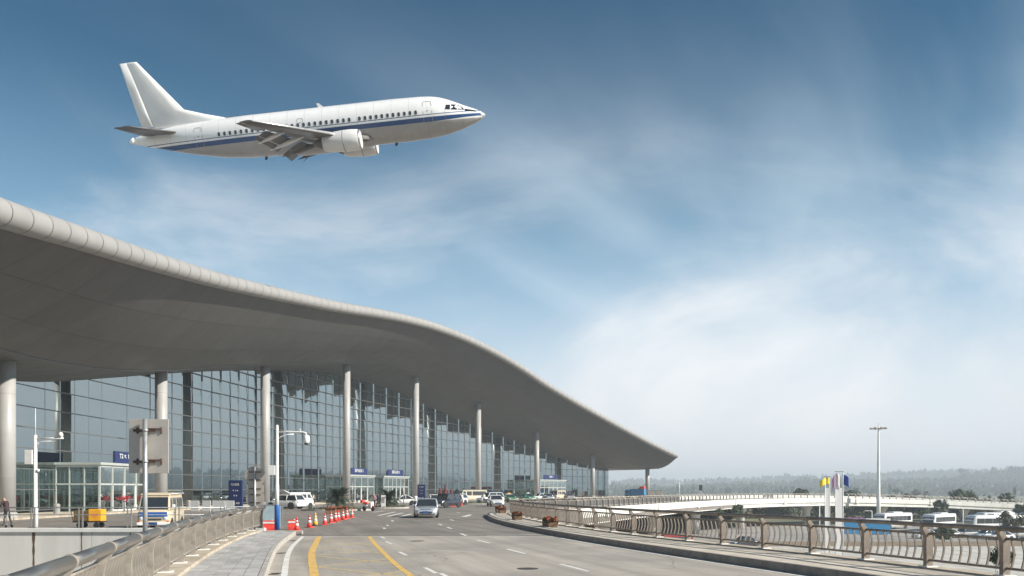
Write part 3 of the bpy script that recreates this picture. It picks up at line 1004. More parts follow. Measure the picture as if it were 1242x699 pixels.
def vestibule(s0, s1, off, h, text, signw, sx, label):
    sm = (s0 + s1) / 2
    th = TH(sm)
    o = TP(sm, FOFF, .15)
    M = Matrix.Translation(o) @ Matrix(((math.sin(th), math.cos(th), 0, 0), (math.cos(th), -math.sin(th), 0, 0), (0, 0, 1, 0), (0, 0, 0, 1)))
    # local x along the wall (far end +), local y towards the road, z up
    L, D = s1 - s0, off - FOFF
    def O(nm, m, mt, par, **k):
        me = m.mesh(nm) if isinstance(m, MB) else m
        me.transform(M)
        if M.to_3x3().determinant() < 0: me.flip_normals()
        return obj(nm, me, mt, par, world=True, **k)
    f = MB()
    nx = max(2, 2 * int(round(L / 3.6)))
    xs_ = np.linspace(-L / 2, L / 2, nx + 1)
    for x in xs_:
        f.box((x, D, h / 2), (.14, .16, h))
    for y in (D * .02 + .1, D * .34, D * .67):
        for x in (-L / 2, L / 2):
            f.box((x, y, h / 2), (.10, .10, h))
    for z in (2.55, h - .1):
        f.box((0, D + .005, z), (L + .1, .15, .16))
        for x in (-L / 2, L / 2):
            f.box((x, D / 2, z), (.12, D, .14))
    v_ = O('entrance_vestibule', f, VFRAME, term)
    v_['label'] = label
    O('vestibule_roof', MB().box((0, D / 2 + .1, h + .13), (L + .4, D + .3, .22)), VFRAME, v_)
    for i in range(nx):
        xa, xb = xs_[i] + .07, xs_[i + 1] - .07
        O('transom_pane', MB().add([(xa, D, 2.64), (xb, D, 2.64), (xb, D, h - .18), (xa, D, h - .18)], [(0, 1, 2, 3)]), GLASSV, v_)
        if i in (nx // 2, nx // 2 - 1):
            d_ = MB().box((xa + .03, D + .02, 1.24), (.07, .08, 2.4)).box((xb - .03, D + .02, 1.24), (.07, .08, 2.4)).box(((xa + xb) / 2, D + .02, .1), (xb - xa, .08, .12))
            O('door_leaf', d_, WHITE, v_)
        O('door_pane', MB().add([(xa, D - .02, .08), (xb, D - .02, .08), (xb, D - .02, 2.46), (xa, D - .02, 2.46)], [(0, 1, 2, 3)]), GLASSV, v_)
    for x in (-L / 2, L / 2):
        O('side_pane', MB().add([(x, .12, .08), (x, D - .08, .08), (x, D - .08, h - .18), (x, .12, h - .18)], [(0, 1, 2, 3)]), GLASSV, v_)
    O('sign_board', MB().box((sx, D - .3, h + .24 + .62), (signw, .22, 1.1)), NAVY, v_)
    for q in (-.4, .4):
        O('sign_strut', MB().box((sx + q * signw, D - .3, h + .28), (.08, .08, .12)), GREY, v_)
    if text:
        t = textmesh(text, .62)
        # text x runs towards the near end as seen from the road
        t.transform(Matrix(((1, 0, 0, sx), (0, 0, 1, D - .3 + .125), (0, 1, 0, h + .95), (0, 0, 0, 1))))
        O('lettering', t, WHITE, v_)
    return v_


vestibule(15.2, 23.9, -.85, 4.3, 'T2 \u2196 1\u53f7\u95e8', 4.6, 1.0, 'glass entrance box beside the second column')
vestibule(77.5, 86.5, -.85, 4.3, '\u56fd\u5185\u51fa\u53d1 2', 5.6, -.4, 'glass entrance box behind the first palm')
vestibule(90.0, 99.2, -.85, 4.3, '\u56fd\u9645\u51fa\u53d1 3', 5.6, .2, 'glass entrance box behind the white parked hatchback')
vestibule(153.5, 165.0, -.85, 4.3, '\u51fa\u53d1 4', 6.2, -.5, 'glass entrance box at the far end of the wall')
# ================================================================ AIRLINER (local x forward with the nose at 0, y left, z up)
PLM = Matrix(((0.99504535, -0.00481171, -0.09930562), (-0.02887574, 0.94178671, -0.33496864), (0.09513648, 0.33617651, 0.93698154)))
plane = thing('airliner', 'white twin-engine airliner with blue stripes climbing above the terminal', 'airliner', (-18.90533, 77.06311, 35.75998))
plane.rotation_euler = PLM.to_euler()
POFF = Vector((16.5, 0, 0))


def liv_mat():
    """livery print: white crown, thin blue line, wide blue band, grey belly, by height on the fuselage"""
    m = bpy.data.materials.new('airliner livery')
    m.use_nodes = True
    t = m.node_tree
    b = t.nodes['Principled BSDF']
    c = N(t, 'ShaderNodeTexCoord').outputs['Object']
    s_ = N(t, 'ShaderNodeSeparateXYZ'); t.links.new(c, s_.inputs[0])
    x, z = s_.outputs[0], s_.outputs[2]
    # the band thins out under the nose and runs off below the tail
    z2 = MATH(t, 'ADD', z, 0.0)
    n = NOISE(t, c, 1.2, 6, 0.65)
    white = MIXC(t, RANGE(t, n, .3, .8), (0.88, 0.88, 0.87), (0.82, 0.82, 0.81))
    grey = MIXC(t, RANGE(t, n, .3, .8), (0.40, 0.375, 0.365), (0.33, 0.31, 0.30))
    st = lambda a, q: MATH(t, 'GREATER_THAN', z2, a)
    nose = RANGE(t, x, 11.5, 16.0, 1.0, 0.55)
    lo = MATH(t, 'ADD', MATH(t, 'MULTIPLY', nose, -0.36), -0.14)
    inb = MATH(t, 'MULTIPLY', MATH(t, 'GREATER_THAN', z2, lo), MATH(t, 'LESS_THAN', z2, -0.10))
    inl = MATH(t, 'MULTIPLY', MATH(t, 'GREATER_THAN', z2, 0.08), MATH(t, 'LESS_THAN', z2, 0.145))
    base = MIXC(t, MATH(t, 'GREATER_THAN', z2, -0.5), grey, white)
    k = MIXC(t, MATH(t, 'MAXIMUM', inb, inl), base, (0.006, 0.055, 0.19))
    k = MIXC(t, MATH(t, 'GREATER_THAN', x, 16.15), k, (0.42, 0.42, 0.43))
    # panel joints every 1.6 m
    fr = MATH(t, 'FRACT', MATH(t, 'DIVIDE', x, 1.6))
    k = MIXC(t, MATH(t, 'MULTIPLY', MATH(t, 'LESS_THAN', fr, 0.03), 0.28), k, (0.2, 0.2, 0.2))
    t.links.new(k, b.inputs['Base Color'])
    b.inputs['Roughness'].default_value = 0.28
    b.inputs['Coat Weight'].default_value = 0.25
    MATS['livery'] = m
    return m


LIV = liv_mat()
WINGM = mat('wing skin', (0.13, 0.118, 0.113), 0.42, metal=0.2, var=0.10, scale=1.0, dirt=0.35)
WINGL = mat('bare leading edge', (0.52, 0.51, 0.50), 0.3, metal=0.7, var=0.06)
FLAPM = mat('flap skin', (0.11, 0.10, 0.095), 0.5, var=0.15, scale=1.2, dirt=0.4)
FINM = mat('tail paint', (0.85, 0.845, 0.83), 0.35, var=0.05, scale=0.6, dirt=0.06)
NAC = mat('nacelle paint', (0.74, 0.72, 0.71), 0.33, var=0.06, scale=1.0, dirt=0.15)
CABW = mat('cabin window', (0.015, 0.018, 0.025), 0.12, var=0.1, coat=0.4)


def PO(nm, m, mt, par=None, **k):
    me = m.mesh(nm)
    me.transform(Matrix.Translation(POFF))
    return obj(nm, me, mt, par or plane, **k)


def fus(x):
    """half width, top z, bottom z of the fuselage at station x"""
    top = np.interp(x, [-33.1, -31, -28, -25, -22, -8, -6, -5, -4.2, -3.4, -2.6, -1.8, -1.0, -.4, -.1, 0], [.95, 1.42, 1.66, 1.80, 1.86, 1.86, 1.83, 1.76, 1.62, 1.36, 1.02, .66, .34, .06, -.14, -.30])
    bot = np.interp(x, [-33.1, -31, -28, -25, -22.5, -20, -7, -5, -3.5, -2, -1, -.4, -.1, 0], [.45, -.14, -.92, -1.52, -1.80, -1.88, -1.88, -1.80, -1.62, -1.26, -.90, -.62, -.42, -.32])
    hw = np.interp(x, [-33.1, -31, -28, -25, -22, -8, -6, -4.5, -3.2, -2, -1, -.4, -.1, 0], [.22, .62, 1.16, 1.58, 1.84, 1.84, 1.80, 1.68, 1.46, 1.12, .72, .40, .16, .02])
    return float(hw), float(top), float(bot)


rings = []
xs_ = np.concatenate([np.linspace(-33.1, -22, 24), np.linspace(-21, -8, 10), np.linspace(-7.5, -1, 24), np.linspace(-.8, 0, 9)])
for x in xs_:
    w, t_, b_ = fus(x)
    c = (t_ + b_) / 2
    h = (t_ - b_) / 2
    rings.append([(x, w * math.cos(a), c + h * math.sin(a)) for a in np.linspace(0, 2 * math.pi, 41)[:-1]])
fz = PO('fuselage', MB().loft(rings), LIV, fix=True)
# belly fairing
fair = []
for t in np.linspace(-1, 1, 15):
    x = -15.2 + t * 5.6
    k = math.sqrt(max(0.0, 1 - t ** 4)) + .02
    fair.append([(x, 1.70 * k * math.cos(a), -1.25 + .86 * k * math.sin(a)) for a in np.linspace(0, 2 * math.pi, 25)[:-1]])
PO('belly_fairing', MB().loft(fair), mat('belly paint', (0.36, 0.34, 0.33), 0.35, var=0.06, scale=1.0, dirt=0.2), fix=True)


def fsurf(x, z, side, out=0.012):
    w, t_, b_ = fus(x)
    c, h = (t_ + b_) / 2, (t_ - b_) / 2
    k = math.sqrt(max(0.0, 1 - ((z - c) / h) ** 2))
    nrm = Vector((0, side * k / w, (z - c) / h / h)).normalized()
    return Vector((x, side * w * k, z)) + nrm * out


def patch(xc, zc, hw, hh, side, rad=.5, n=16, out=0.012):
    """rounded patch wrapped on the fuselage side"""
    vs = [fsurf(xc, zc, side, out)]
    for k in range(n):
        a = 2 * math.pi * k / n
        ca, sa = math.cos(a), math.sin(a)
        e = rad
        X = xc + hw * math.copysign(abs(ca) ** e, ca)
        Z = zc + hh * math.copysign(abs(sa) ** e, sa)
        vs.append(fsurf(X, Z, side, out))
    fs = [(0, 1 + k, 1 + (k + 1) % n) if side > 0 else (0, 1 + (k + 1) % n, 1 + k) for k in range(n)]
    return MB().add(vs, fs, True)


def ring_patch(xc, zc, hw, hh, side, w=.035, out=0.015, n=28):
    vs = []
    for k in range(n):
        a = 2 * math.pi * k / n
        ca, sa = math.cos(a), math.sin(a)
        for e in (0, w):
            vs.append(fsurf(xc + (hw - e) * math.copysign(abs(ca) ** .28, ca), zc + (hh - e) * math.copysign(abs(sa) ** .28, sa), side, out))
    return MB().add(vs, [(2 * k, 2 * k + 1, 2 * ((k + 1) % n) + 1, 2 * ((k + 1) % n)) for k in range(n)])


for side in (-1, 1):
    for x in list(np.arange(-24.5, -12.3, .527)) + list(np.arange(-11.44, -6.1, .516)):
        PO('cabin_window', patch(x, .37, .125, .185, side, .7, 12), CABW, fz)
    for xc, zc, hw, hh in ((-5.22, .30, .42, .95), (-26.5, .28, .38, .88), (-16.9, .45, .28, .50)):
        PO('door_outline', ring_patch(xc, zc, hw, hh, side), GREY, fz)
        PO('door_handle', patch(xc, zc + .12, .09, .025, side, .5, 8, .018), DARK, fz)
    # cockpit glazing: two side panes and the front pane
    def quad(pts): return MB().add([fsurf(x, z, side, .02) for x, z in pts], [(0, 1, 2, 3)] if side > 0 else [(3, 2, 1, 0)])
    PO('cockpit_window', quad([(-3.62, .42), (-3.16, .36), (-3.12, .78), (-3.5, .80)]), CABW, fz)
    PO('cockpit_window', quad([(-3.08, .35), (-2.52, .30), (-2.62, .76), (-3.04, .80)]), CABW, fz)
    PO('cockpit_window', quad([(-2.46, .30), (-1.86, .24), (-2.06, .50), (-2.52, .76)]), CABW, fz)
    PO('glare_shield', quad([(-1.82, .14), (-.75, -.02), (-1.0, .16), (-1.86, .34)]), CABW, fz)
# fin with dorsal fillet and rudder, airfoil sections by height
def fin_sec(z, xl, xt, th):
    n = 7
    up = [(xl + (xt - xl) * (1 - math.cos(math.pi * i / (n - 1))) / 2, th * math.sin(math.pi * (i / (n - 1)) ** .7) / 2) for i in range(n)]
    return [(x, y, z) for x, y in up] + [(x, -y, z) for x, y in up[-2:0:-1]]


def rud(z): return float(np.interp(z, [1.2, 7.3], [-31.0, -32.2]))
def fLE(z): return float(np.interp(z, [1.6, 1.84, 2.35, 2.92, 7.25], [-23.2, -23.97, -25.9, -27.77, -31.17]))
def fTE(z): return float(np.interp(z, [1.2, 7.25], [-31.95, -32.75]))
zz = [1.55, 1.84, 2.35, 2.92, 4.3, 5.8, 7.1, 7.22]
PO('fin', MB().loft([fin_sec(z, fLE(z), rud(z) + .02, float(np.interp(z, [1.5, 3, 7.2], [.30, .42, .18]))) for z in zz]), FINM, fix=True)
PO('rudder', MB().loft([fin_sec(z, rud(z) + .22, fTE(z), float(np.interp(z, [1.5, 3, 7.2], [.26, .26, .12]))) for z in (1.75, 3, 5, 7.21)]), FINM, fix=True)


def airfoil(n=11, t=.11):
    up, lo = [], []
    for i in range(n):
        x = (1 - math.cos(math.pi * i / (n - 1))) / 2
        y = 5 * t * (.2969 * math.sqrt(x) - .126 * x - .3516 * x * x + .2843 * x ** 3 - .1036 * x ** 4)
        up.append((x, y + .015 * math.sin(math.pi * x))); lo.append((x, -y * .8 + .01 * math.sin(math.pi * x)))
    return up + lo[-2:0:-1]


def wing_part(st, side, t=.11, c0=0.0, c1=1.0):
    """st: (y, xLE, chord, z); c0..c1 the slice of the chord that is built"""
    prof = airfoil(t=t)
    rr = []
    for y, xl, ch, z in st:
        rr.append([(xl - ch * (c0 + (c1 - c0) * x), side * y, z + ch * zq * (c1 - c0) ** .3) for x, zq in prof])
    return MB().loft(rr)


WST = [(1.2, -10.6, 7.0, -1.35), (4.9, -13.0, 4.9, -1.02), (9.5, -15.5, 3.1, -.55), (14.0, -17.85, 1.45, -.12)]
for side in (-1, 1):
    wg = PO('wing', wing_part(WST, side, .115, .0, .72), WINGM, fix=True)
    PO('leading_edge', wing_part([(y, xl + .03, ch, z - .012) for y, xl, ch, z in WST], side, .125, -.012, .07), WINGL, wg, fix=True)
    # drooped slotted flaps, inboard and outboard, and the aileron
    def te(ya, yb, f0, f1, drop, rot, nm, mt):
        rr = []
        for y in (ya, yb):
            xl = float(np.interp(y, [q[0] for q in WST], [q[1] for q in WST]))
            ch = float(np.interp(y, [q[0] for q in WST], [q[2] for q in WST]))
            z = float(np.interp(y, [q[0] for q in WST], [q[3] for q in WST]))
            sec = []
            L = ch * (f1 - f0)
            for x, zq in airfoil(9, .16):
                X, Zq = x * L, zq * L
                sec.append((xl - ch * f0 - X * math.cos(rot) + Zq * math.sin(rot), side * y, z - drop * ch / 4 + Zq * math.cos(rot) - X * math.sin(rot)))
            rr.append(sec)
        PO(nm, MB().loft(rr), mt, wg, fix=True)
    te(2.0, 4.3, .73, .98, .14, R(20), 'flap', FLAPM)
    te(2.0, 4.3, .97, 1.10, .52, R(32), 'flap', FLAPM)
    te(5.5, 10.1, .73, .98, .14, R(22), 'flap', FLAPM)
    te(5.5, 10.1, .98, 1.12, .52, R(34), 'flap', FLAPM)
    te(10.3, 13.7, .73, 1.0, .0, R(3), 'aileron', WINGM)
    for y, k in ((3.0, 1.0), (6.4, .95), (9.0, .8)):
        xl = float(np.interp(y, [q[0] for q in WST], [q[1] for q in WST])); ch = float(np.interp(y, [q[0] for q in WST], [q[2] for q in WST])); z = float(np.interp(y, [q[0] for q in WST], [q[3] for q in WST]))
        pts = [(xl - ch * .45, side * y, z - .15), (xl - ch * .62, side * y, z - .32 * k), (xl - ch * .8, side * y, z - .50 * k), (xl - ch * .98, side * y, z - .72 * k), (xl - ch * 1.16, side * y, z - 1.0 * k)]
        PO('flap_fairing', MB().tube(pts, [.04, .17 * k, .22 * k, .17 * k, .03], 10), NAC if y > 5 else FLAPM, wg)
    # engine
    ex, ey, ez = -11.1, side * 4.83, -1.62
    eng = PO('engine', MB().lathe([(.75, 0), (.84, -.06), (.90, -.25), (.95, -.8), (.945, -1.5), (.89, -2.3), (.79, -3.0), (.69, -3.35), (.63, -3.36), (.57, -2.8)], 28, (ex, ey, ez), 'x', sq=.9), NAC, fix=True)
    PO('inlet_lip', MB().lathe([(.66, -.42), (.685, -.12), (.73, -.01), (.785, .03), (.835, -.02), (.865, -.12)], 28, (ex, ey, ez), 'x', sq=.9), WINGL, eng, fix=True)
    PO('fan', MB().lathe([(0.0, -.15), (.12, -.22), (.28, -.42), (.67, -.44), (.67, -.5)], 24, (ex, ey, ez), 'x', sq=.9), DARK, eng)
    PO('exhaust_cone', MB().lathe([(.50, -2.9), (.48, -3.5), (.34, -3.85), (.10, -4.25), (0, -4.3)], 20, (ex, ey, ez + .05), 'x'), FLAPM, eng)
    PO('seam_band', MB().lathe([(.951, -1.42), (.953, -1.46), (.949, -1.50)], 28, (ex, ey, ez), 'x', sq=.9), GREY, eng)
    py = MB()
    py.extrude([(-11.9, -.80), (-15.2, -.78), (-15.9, -1.05), (-14.6, -1.3), (-13.0, -1.1), (-11.9, -.85)], 'y', ey - .14, ey + .14)
    PO('pylon', py, NAC, eng, fix=True)
    PO('nacelle_strake', MB().add([(-12.2, ey - side * .72, ez + .68), (-13.2, ey - side * .72, ez + .66), (-13.2, ey - side * .98, ez + .95)], [(0, 1, 2)]), NAC, eng)
    # tailplane
    tp = [(.5, -28.4, 3.4, .98), (3.4, -29.55, 2.4, 1.14), (6.2, -30.5, 1.5, 1.30)]
    PO('tailplane', wing_part(tp, side, .10, 0, .72), WINGM, fix=True)
    PO('elevator', wing_part(tp, side, .09, .66, 1.0), FLAPM, fix=True)
# aerials and lamps
PO('aerial', MB().hexa([(-15.35, -.02, 1.84), (-14.85, -.02, 1.84), (-14.85, .02, 1.84), (-15.35, .02, 1.84), (-15.5, -.01, 2.22), (-15.25, -.01, 2.22), (-15.25, .01, 2.22), (-15.5, .01, 2.22)]), FINM)
for x in (-18.6, -21.0, -8.6):
    PO('belly_aerial', MB().hexa([(x - .15, -.02, -2.12), (x + .05, -.02, -2.12), (x + .05, .02, -2.12), (x - .15, .02, -2.12), (x - .1, -.02, -1.82), (x + .2, -.02, -1.82), (x + .2, .02, -1.82), (x - .1, .02, -1.82)]), DARK)
PO('tail_cone', MB().lathe([(.32, 0), (.24, -.25), (.12, -.42), (0.0, -.45)], 14, (-33.0, 0, .70), 'x'), FINM)
PO('seam', MB().tube([(-24.2, 0, 1.865), (-8, 0, 1.868)], .02, 6), GREY)
# ================================================================ VEHICLES (local x forward, z up, origin on the ground)
def wheel(par, x, y, r, w, side):
    ty = obj('wheel', MB().lathe([(r * .62, -w / 2), (r * .93, -w / 2), (r, -w * .3), (r, w * .3), (r * .93, w / 2), (r * .62, w / 2)], 22, (0, 0, 0), 'y'), BLACK, par, fix=True)
    ty.location = (x, y, r)
    rm = MB().lathe([(0.0, side * w * .44), (r * .16, side * w * .46), (r * .2, side * w * .38), (r * .62, side * w * .40), (r * .64, side * w * .2), (r * .64, -side * w * .3)], 18, (0, 0, 0), 'y')
    obj('rim', rm, RIM, ty, fix=True)
    return ty


def body_loft(L, W, prof, tuck=.06, n=18):
    """prof: list of (x, z_low, z_high, half-width factor) front to rear; rounded-box sections"""
    rings = []
    for x, z0, z1, k in prof:
        w = W / 2 * k
        h = z1 - z0
        r = min(.16, h * .35)
        rings.append([(x, -w * (1 - tuck), z0), (x, -w, z0 + h * .35), (x, -w, z1 - r), (x, -w + r * .6, z1 - r * .25), (x, -w + r * 1.5, z1), (x, 0, z1 + .015), (x, w - r * 1.5, z1), (x, w - r * .6, z1 - r * .25), (x, w, z1 - r), (x, w, z0 + h * .35), (x, w * (1 - tuck), z0), (x, 0, z0)])
    return MB().loft(rings)


def car(label, paint, loc, rz, L=4.5, W=1.8, H=1.47, kind='sedan', group=None, plate=True, roofpaint=None, sign=None):
    t = thing('car', label, 'car', loc, rz, group)
    h = L / 2
    belt = .92 if H < 1.6 else 1.02
    if kind == 'sedan':
        prof = [(h, .32, .55, .62), (h - .06, .24, .66, .80), (h - .25, .20, .72, .93), (h - .7, .2, .80, .985), (h - 1.25, .2, .90, 1), (0, .2, belt, 1), (-h + 1.05, .2, belt + .03, 1), (-h + .5, .22, belt + .04, .97), (-h + .12, .26, belt - .02, .9), (-h, .34, .72, .78)]
        cab = [(h - 1.22, belt - .06), (h - 2.05, H - .03), (-h + 1.55, H - .03), (-h + .65, belt)]
    else:
        prof = [(h, .36, .62, .66), (h - .05, .28, .80, .84), (h - .25, .24, .90, .95), (h - .75, .24, .97, .99), (h - 1.15, .24, belt, 1), (0, .24, belt + .02, 1), (-h + .4, .26, belt + .05, .98), (-h + .08, .30, belt + .02, .93), (-h, .36, belt - .1, .86)]
        cab = [(h - 1.08, belt - .04), (h - 1.75, H - .04), (-h + .42, H - .04), (-h + .1, belt + .02)]
    obj('body', body_loft(L, W, prof), paint, t, fix=True)
    (xa, za), (xb, zb), (xc, zc_), (xd, zd) = cab
    wb, wtp = W / 2 - .06, W / 2 - .24
    gl = MB().hexa([(xd, -wb, zd - .04), (xa, -wb, za - .04), (xa, wb, za - .04), (xd, wb, zd - .04), (xc, -wtp, zc_), (xb, -wtp, zb), (xb, wtp, zb), (xc, wtp, zc_)])
    obj('windows', gl, DGLASS, t, bevel=.03)
    rf = MB().hexa([(xc - .12, -wtp - .03, zb - .02), (xb + .12, -wtp - .03, zb - .02), (xb + .12, wtp + .03, zb - .02), (xc - .12, wtp + .03, zb - .02), (xc, -wtp + .06, zb + .045), (xb - .02, -wtp + .06, zb + .045), (xb - .02, wtp - .06, zb + .045), (xc, wtp - .06, zb + .045)])
    obj('roof', rf, roofpaint or paint, t, bevel=.02)
    xm = (xb + xc) / 2 - .05
    for sy in (-1, 1):
        lo = lambda x, z, o=.0: (x, sy * (wb + .012 + o), z)
        hi = lambda x, z: (x, sy * (wtp + .015), z)
        obj('pillar', MB().tube([lo(xa + .02, za - .02), hi(xb, zb)], .045, 6), paint, t)
        obj('pillar', MB().tube([lo(xm, za + .0), hi(xm, zb)], .04, 6), paint if roofpaint is None else DARK, t)
        obj('pillar', MB().tube([lo(xd, zd), hi(xc, zc_)], .07, 6), paint, t)
        hz_ = .66 if kind == 'sedan' else .76
        obj('headlight', MB().hexa([(h - .32, sy * (W / 2 * .60), hz_ - .08), (h - .05, sy * (W / 2 * .55), hz_ - .08), (h - .14, sy * (W / 2 * .86), hz_ - .07), (h - .46, sy * (W / 2 * .97), hz_ - .03), (h - .42, sy * (W / 2 * .60), hz_ + .10), (h - .16, sy * (W / 2 * .56), hz_ + .06), (h - .24, sy * (W / 2 * .86), hz_ + .09), (h - .54, sy * (W / 2 * .965), hz_ + .11)]), LAMPG, t, fix=True)
        obj('taillight', MB().box((-h + .08, sy * W / 2 * .74, .82), (.16, W * .18, .16)), TAILG, t, bevel=.02)
        obj('fog_lamp', MB().box((h - .09, sy * W / 2 * .66, .36), (.12, .16, .09)), DARK, t)
        obj('mirror', MB().box((xa - .28, sy * (W / 2 + .09), za + .1), (.12, .2, .14)), paint, t, bevel=.03)
        for x in (h - .85, -h + .85):
            r = .31 if H < 1.6 else .35
            obj('wheel_arch', MB().lathe([(0.0, -.05), (r + .07, -.05), (r + .07, .05), (0.0, .05)], 22, (x, sy * (W / 2 - .045), r + .02), 'y', smooth=False), BLACK, t)
            wheel(t, x, sy * (W / 2 - .08), r, .2, sy)
    obj('grille', MB().box((h - .03, 0, .42), (.1, W * .52, .15)), DARK, t, bevel=.02)
    obj('upper_grille', MB().box((h - .10, 0, .66 if kind == 'sedan' else .78), (.1, W * .42, .07)), DARK, t)
    if plate:
        obj('number_plate', MB().box((h + .025, 0, .47), (.02, .44, .14)), BLUEP, t)
    obj('bumper', MB().box((h - .04, 0, .27), (.1, W * .74, .08)), DARK, t, bevel=.02)
    if sign:
        obj('roof_sign', MB().box((.1, 0, H + .1), (.2, .6, .14)), sign, t, bevel=.02)
    return t


def facecam(loc, yaw=0.0):
    """heading angle so that a vehicle points at the camera, plus yaw (degrees)"""
    return math.atan2(-loc[1], -loc[0]) + R(yaw)


g = G(517.5, 627.5)
car('silver-white sedan driving towards the camera in the open road', SILVER, g, R(-86), 4.4, 1.84, 1.48)
g = G(541, 616)
car('dark blue off-roader standing beside the silver-white sedan', DARKCAR, g, R(-118), 4.6, 1.86, 1.72, 'suv')
g = G(528, 613)
car('white car half hidden behind the dark off-roader', WHITEM, (g.x, g.y, 0), R(-75), 4.4, 1.8, 1.5)
g = G(601, 614.2)
car('white sedan approaching by the tip of the flower island', WHITEM, g, R(-80), 4.5, 1.8, 1.47)
g = G(594.5, 610.5)
car('white off-roader parked in front of the sixth column', WHITEM, g, R(-140), 4.6, 1.85, 1.75, 'suv')
g = G(489, 613)
car('white hatchback parked right of the second palm', WHITEM, g, R(-168), 4.1, 1.72, 1.46)
g = G(552, 612.5)
car('white car parked left of the folded red parasols', WHITEM, g, R(-120), 4.4, 1.8, 1.6, 'suv')
g = G(617, 609.5)
car('green and white taxi at the kerb behind the approaching sedan', GREENC, g, R(-65), 4.4, 1.75, 1.45, roofpaint=WHITEM, sign=YELLOW)
g = G(640, 608)
car('second green taxi, in front of the seventh column', GREENC, g, R(-60), 4.4, 1.75, 1.45, roofpaint=GREENC, sign=WHITE)
g = G(655, 607)
car('white car with blue trim just right of the seventh column', WHITEM, g, R(-150), 4.4, 1.75, 1.47)
g = G(664, 607)
car('small silver car between the cream van and the seventh column', SILVER, g, R(-70), 4.2, 1.75, 1.46)
g = G(689, 606.5)
car('small grey car left of the eighth column', GREY, g, R(-70), 4.3, 1.75, 1.46)
g = G(346, 617.5)
car('white estate car parked in front of the third column', WHITEM, g, R(160), 4.4, 1.75, 1.62, 'suv')
g = G(371, 610.5)
car('dark car seen under the fronds of the first palm', DARKCAR, (G(407, 611).x, G(407, 611).y, 0), R(-100), 4.4, 1.75, 1.5)


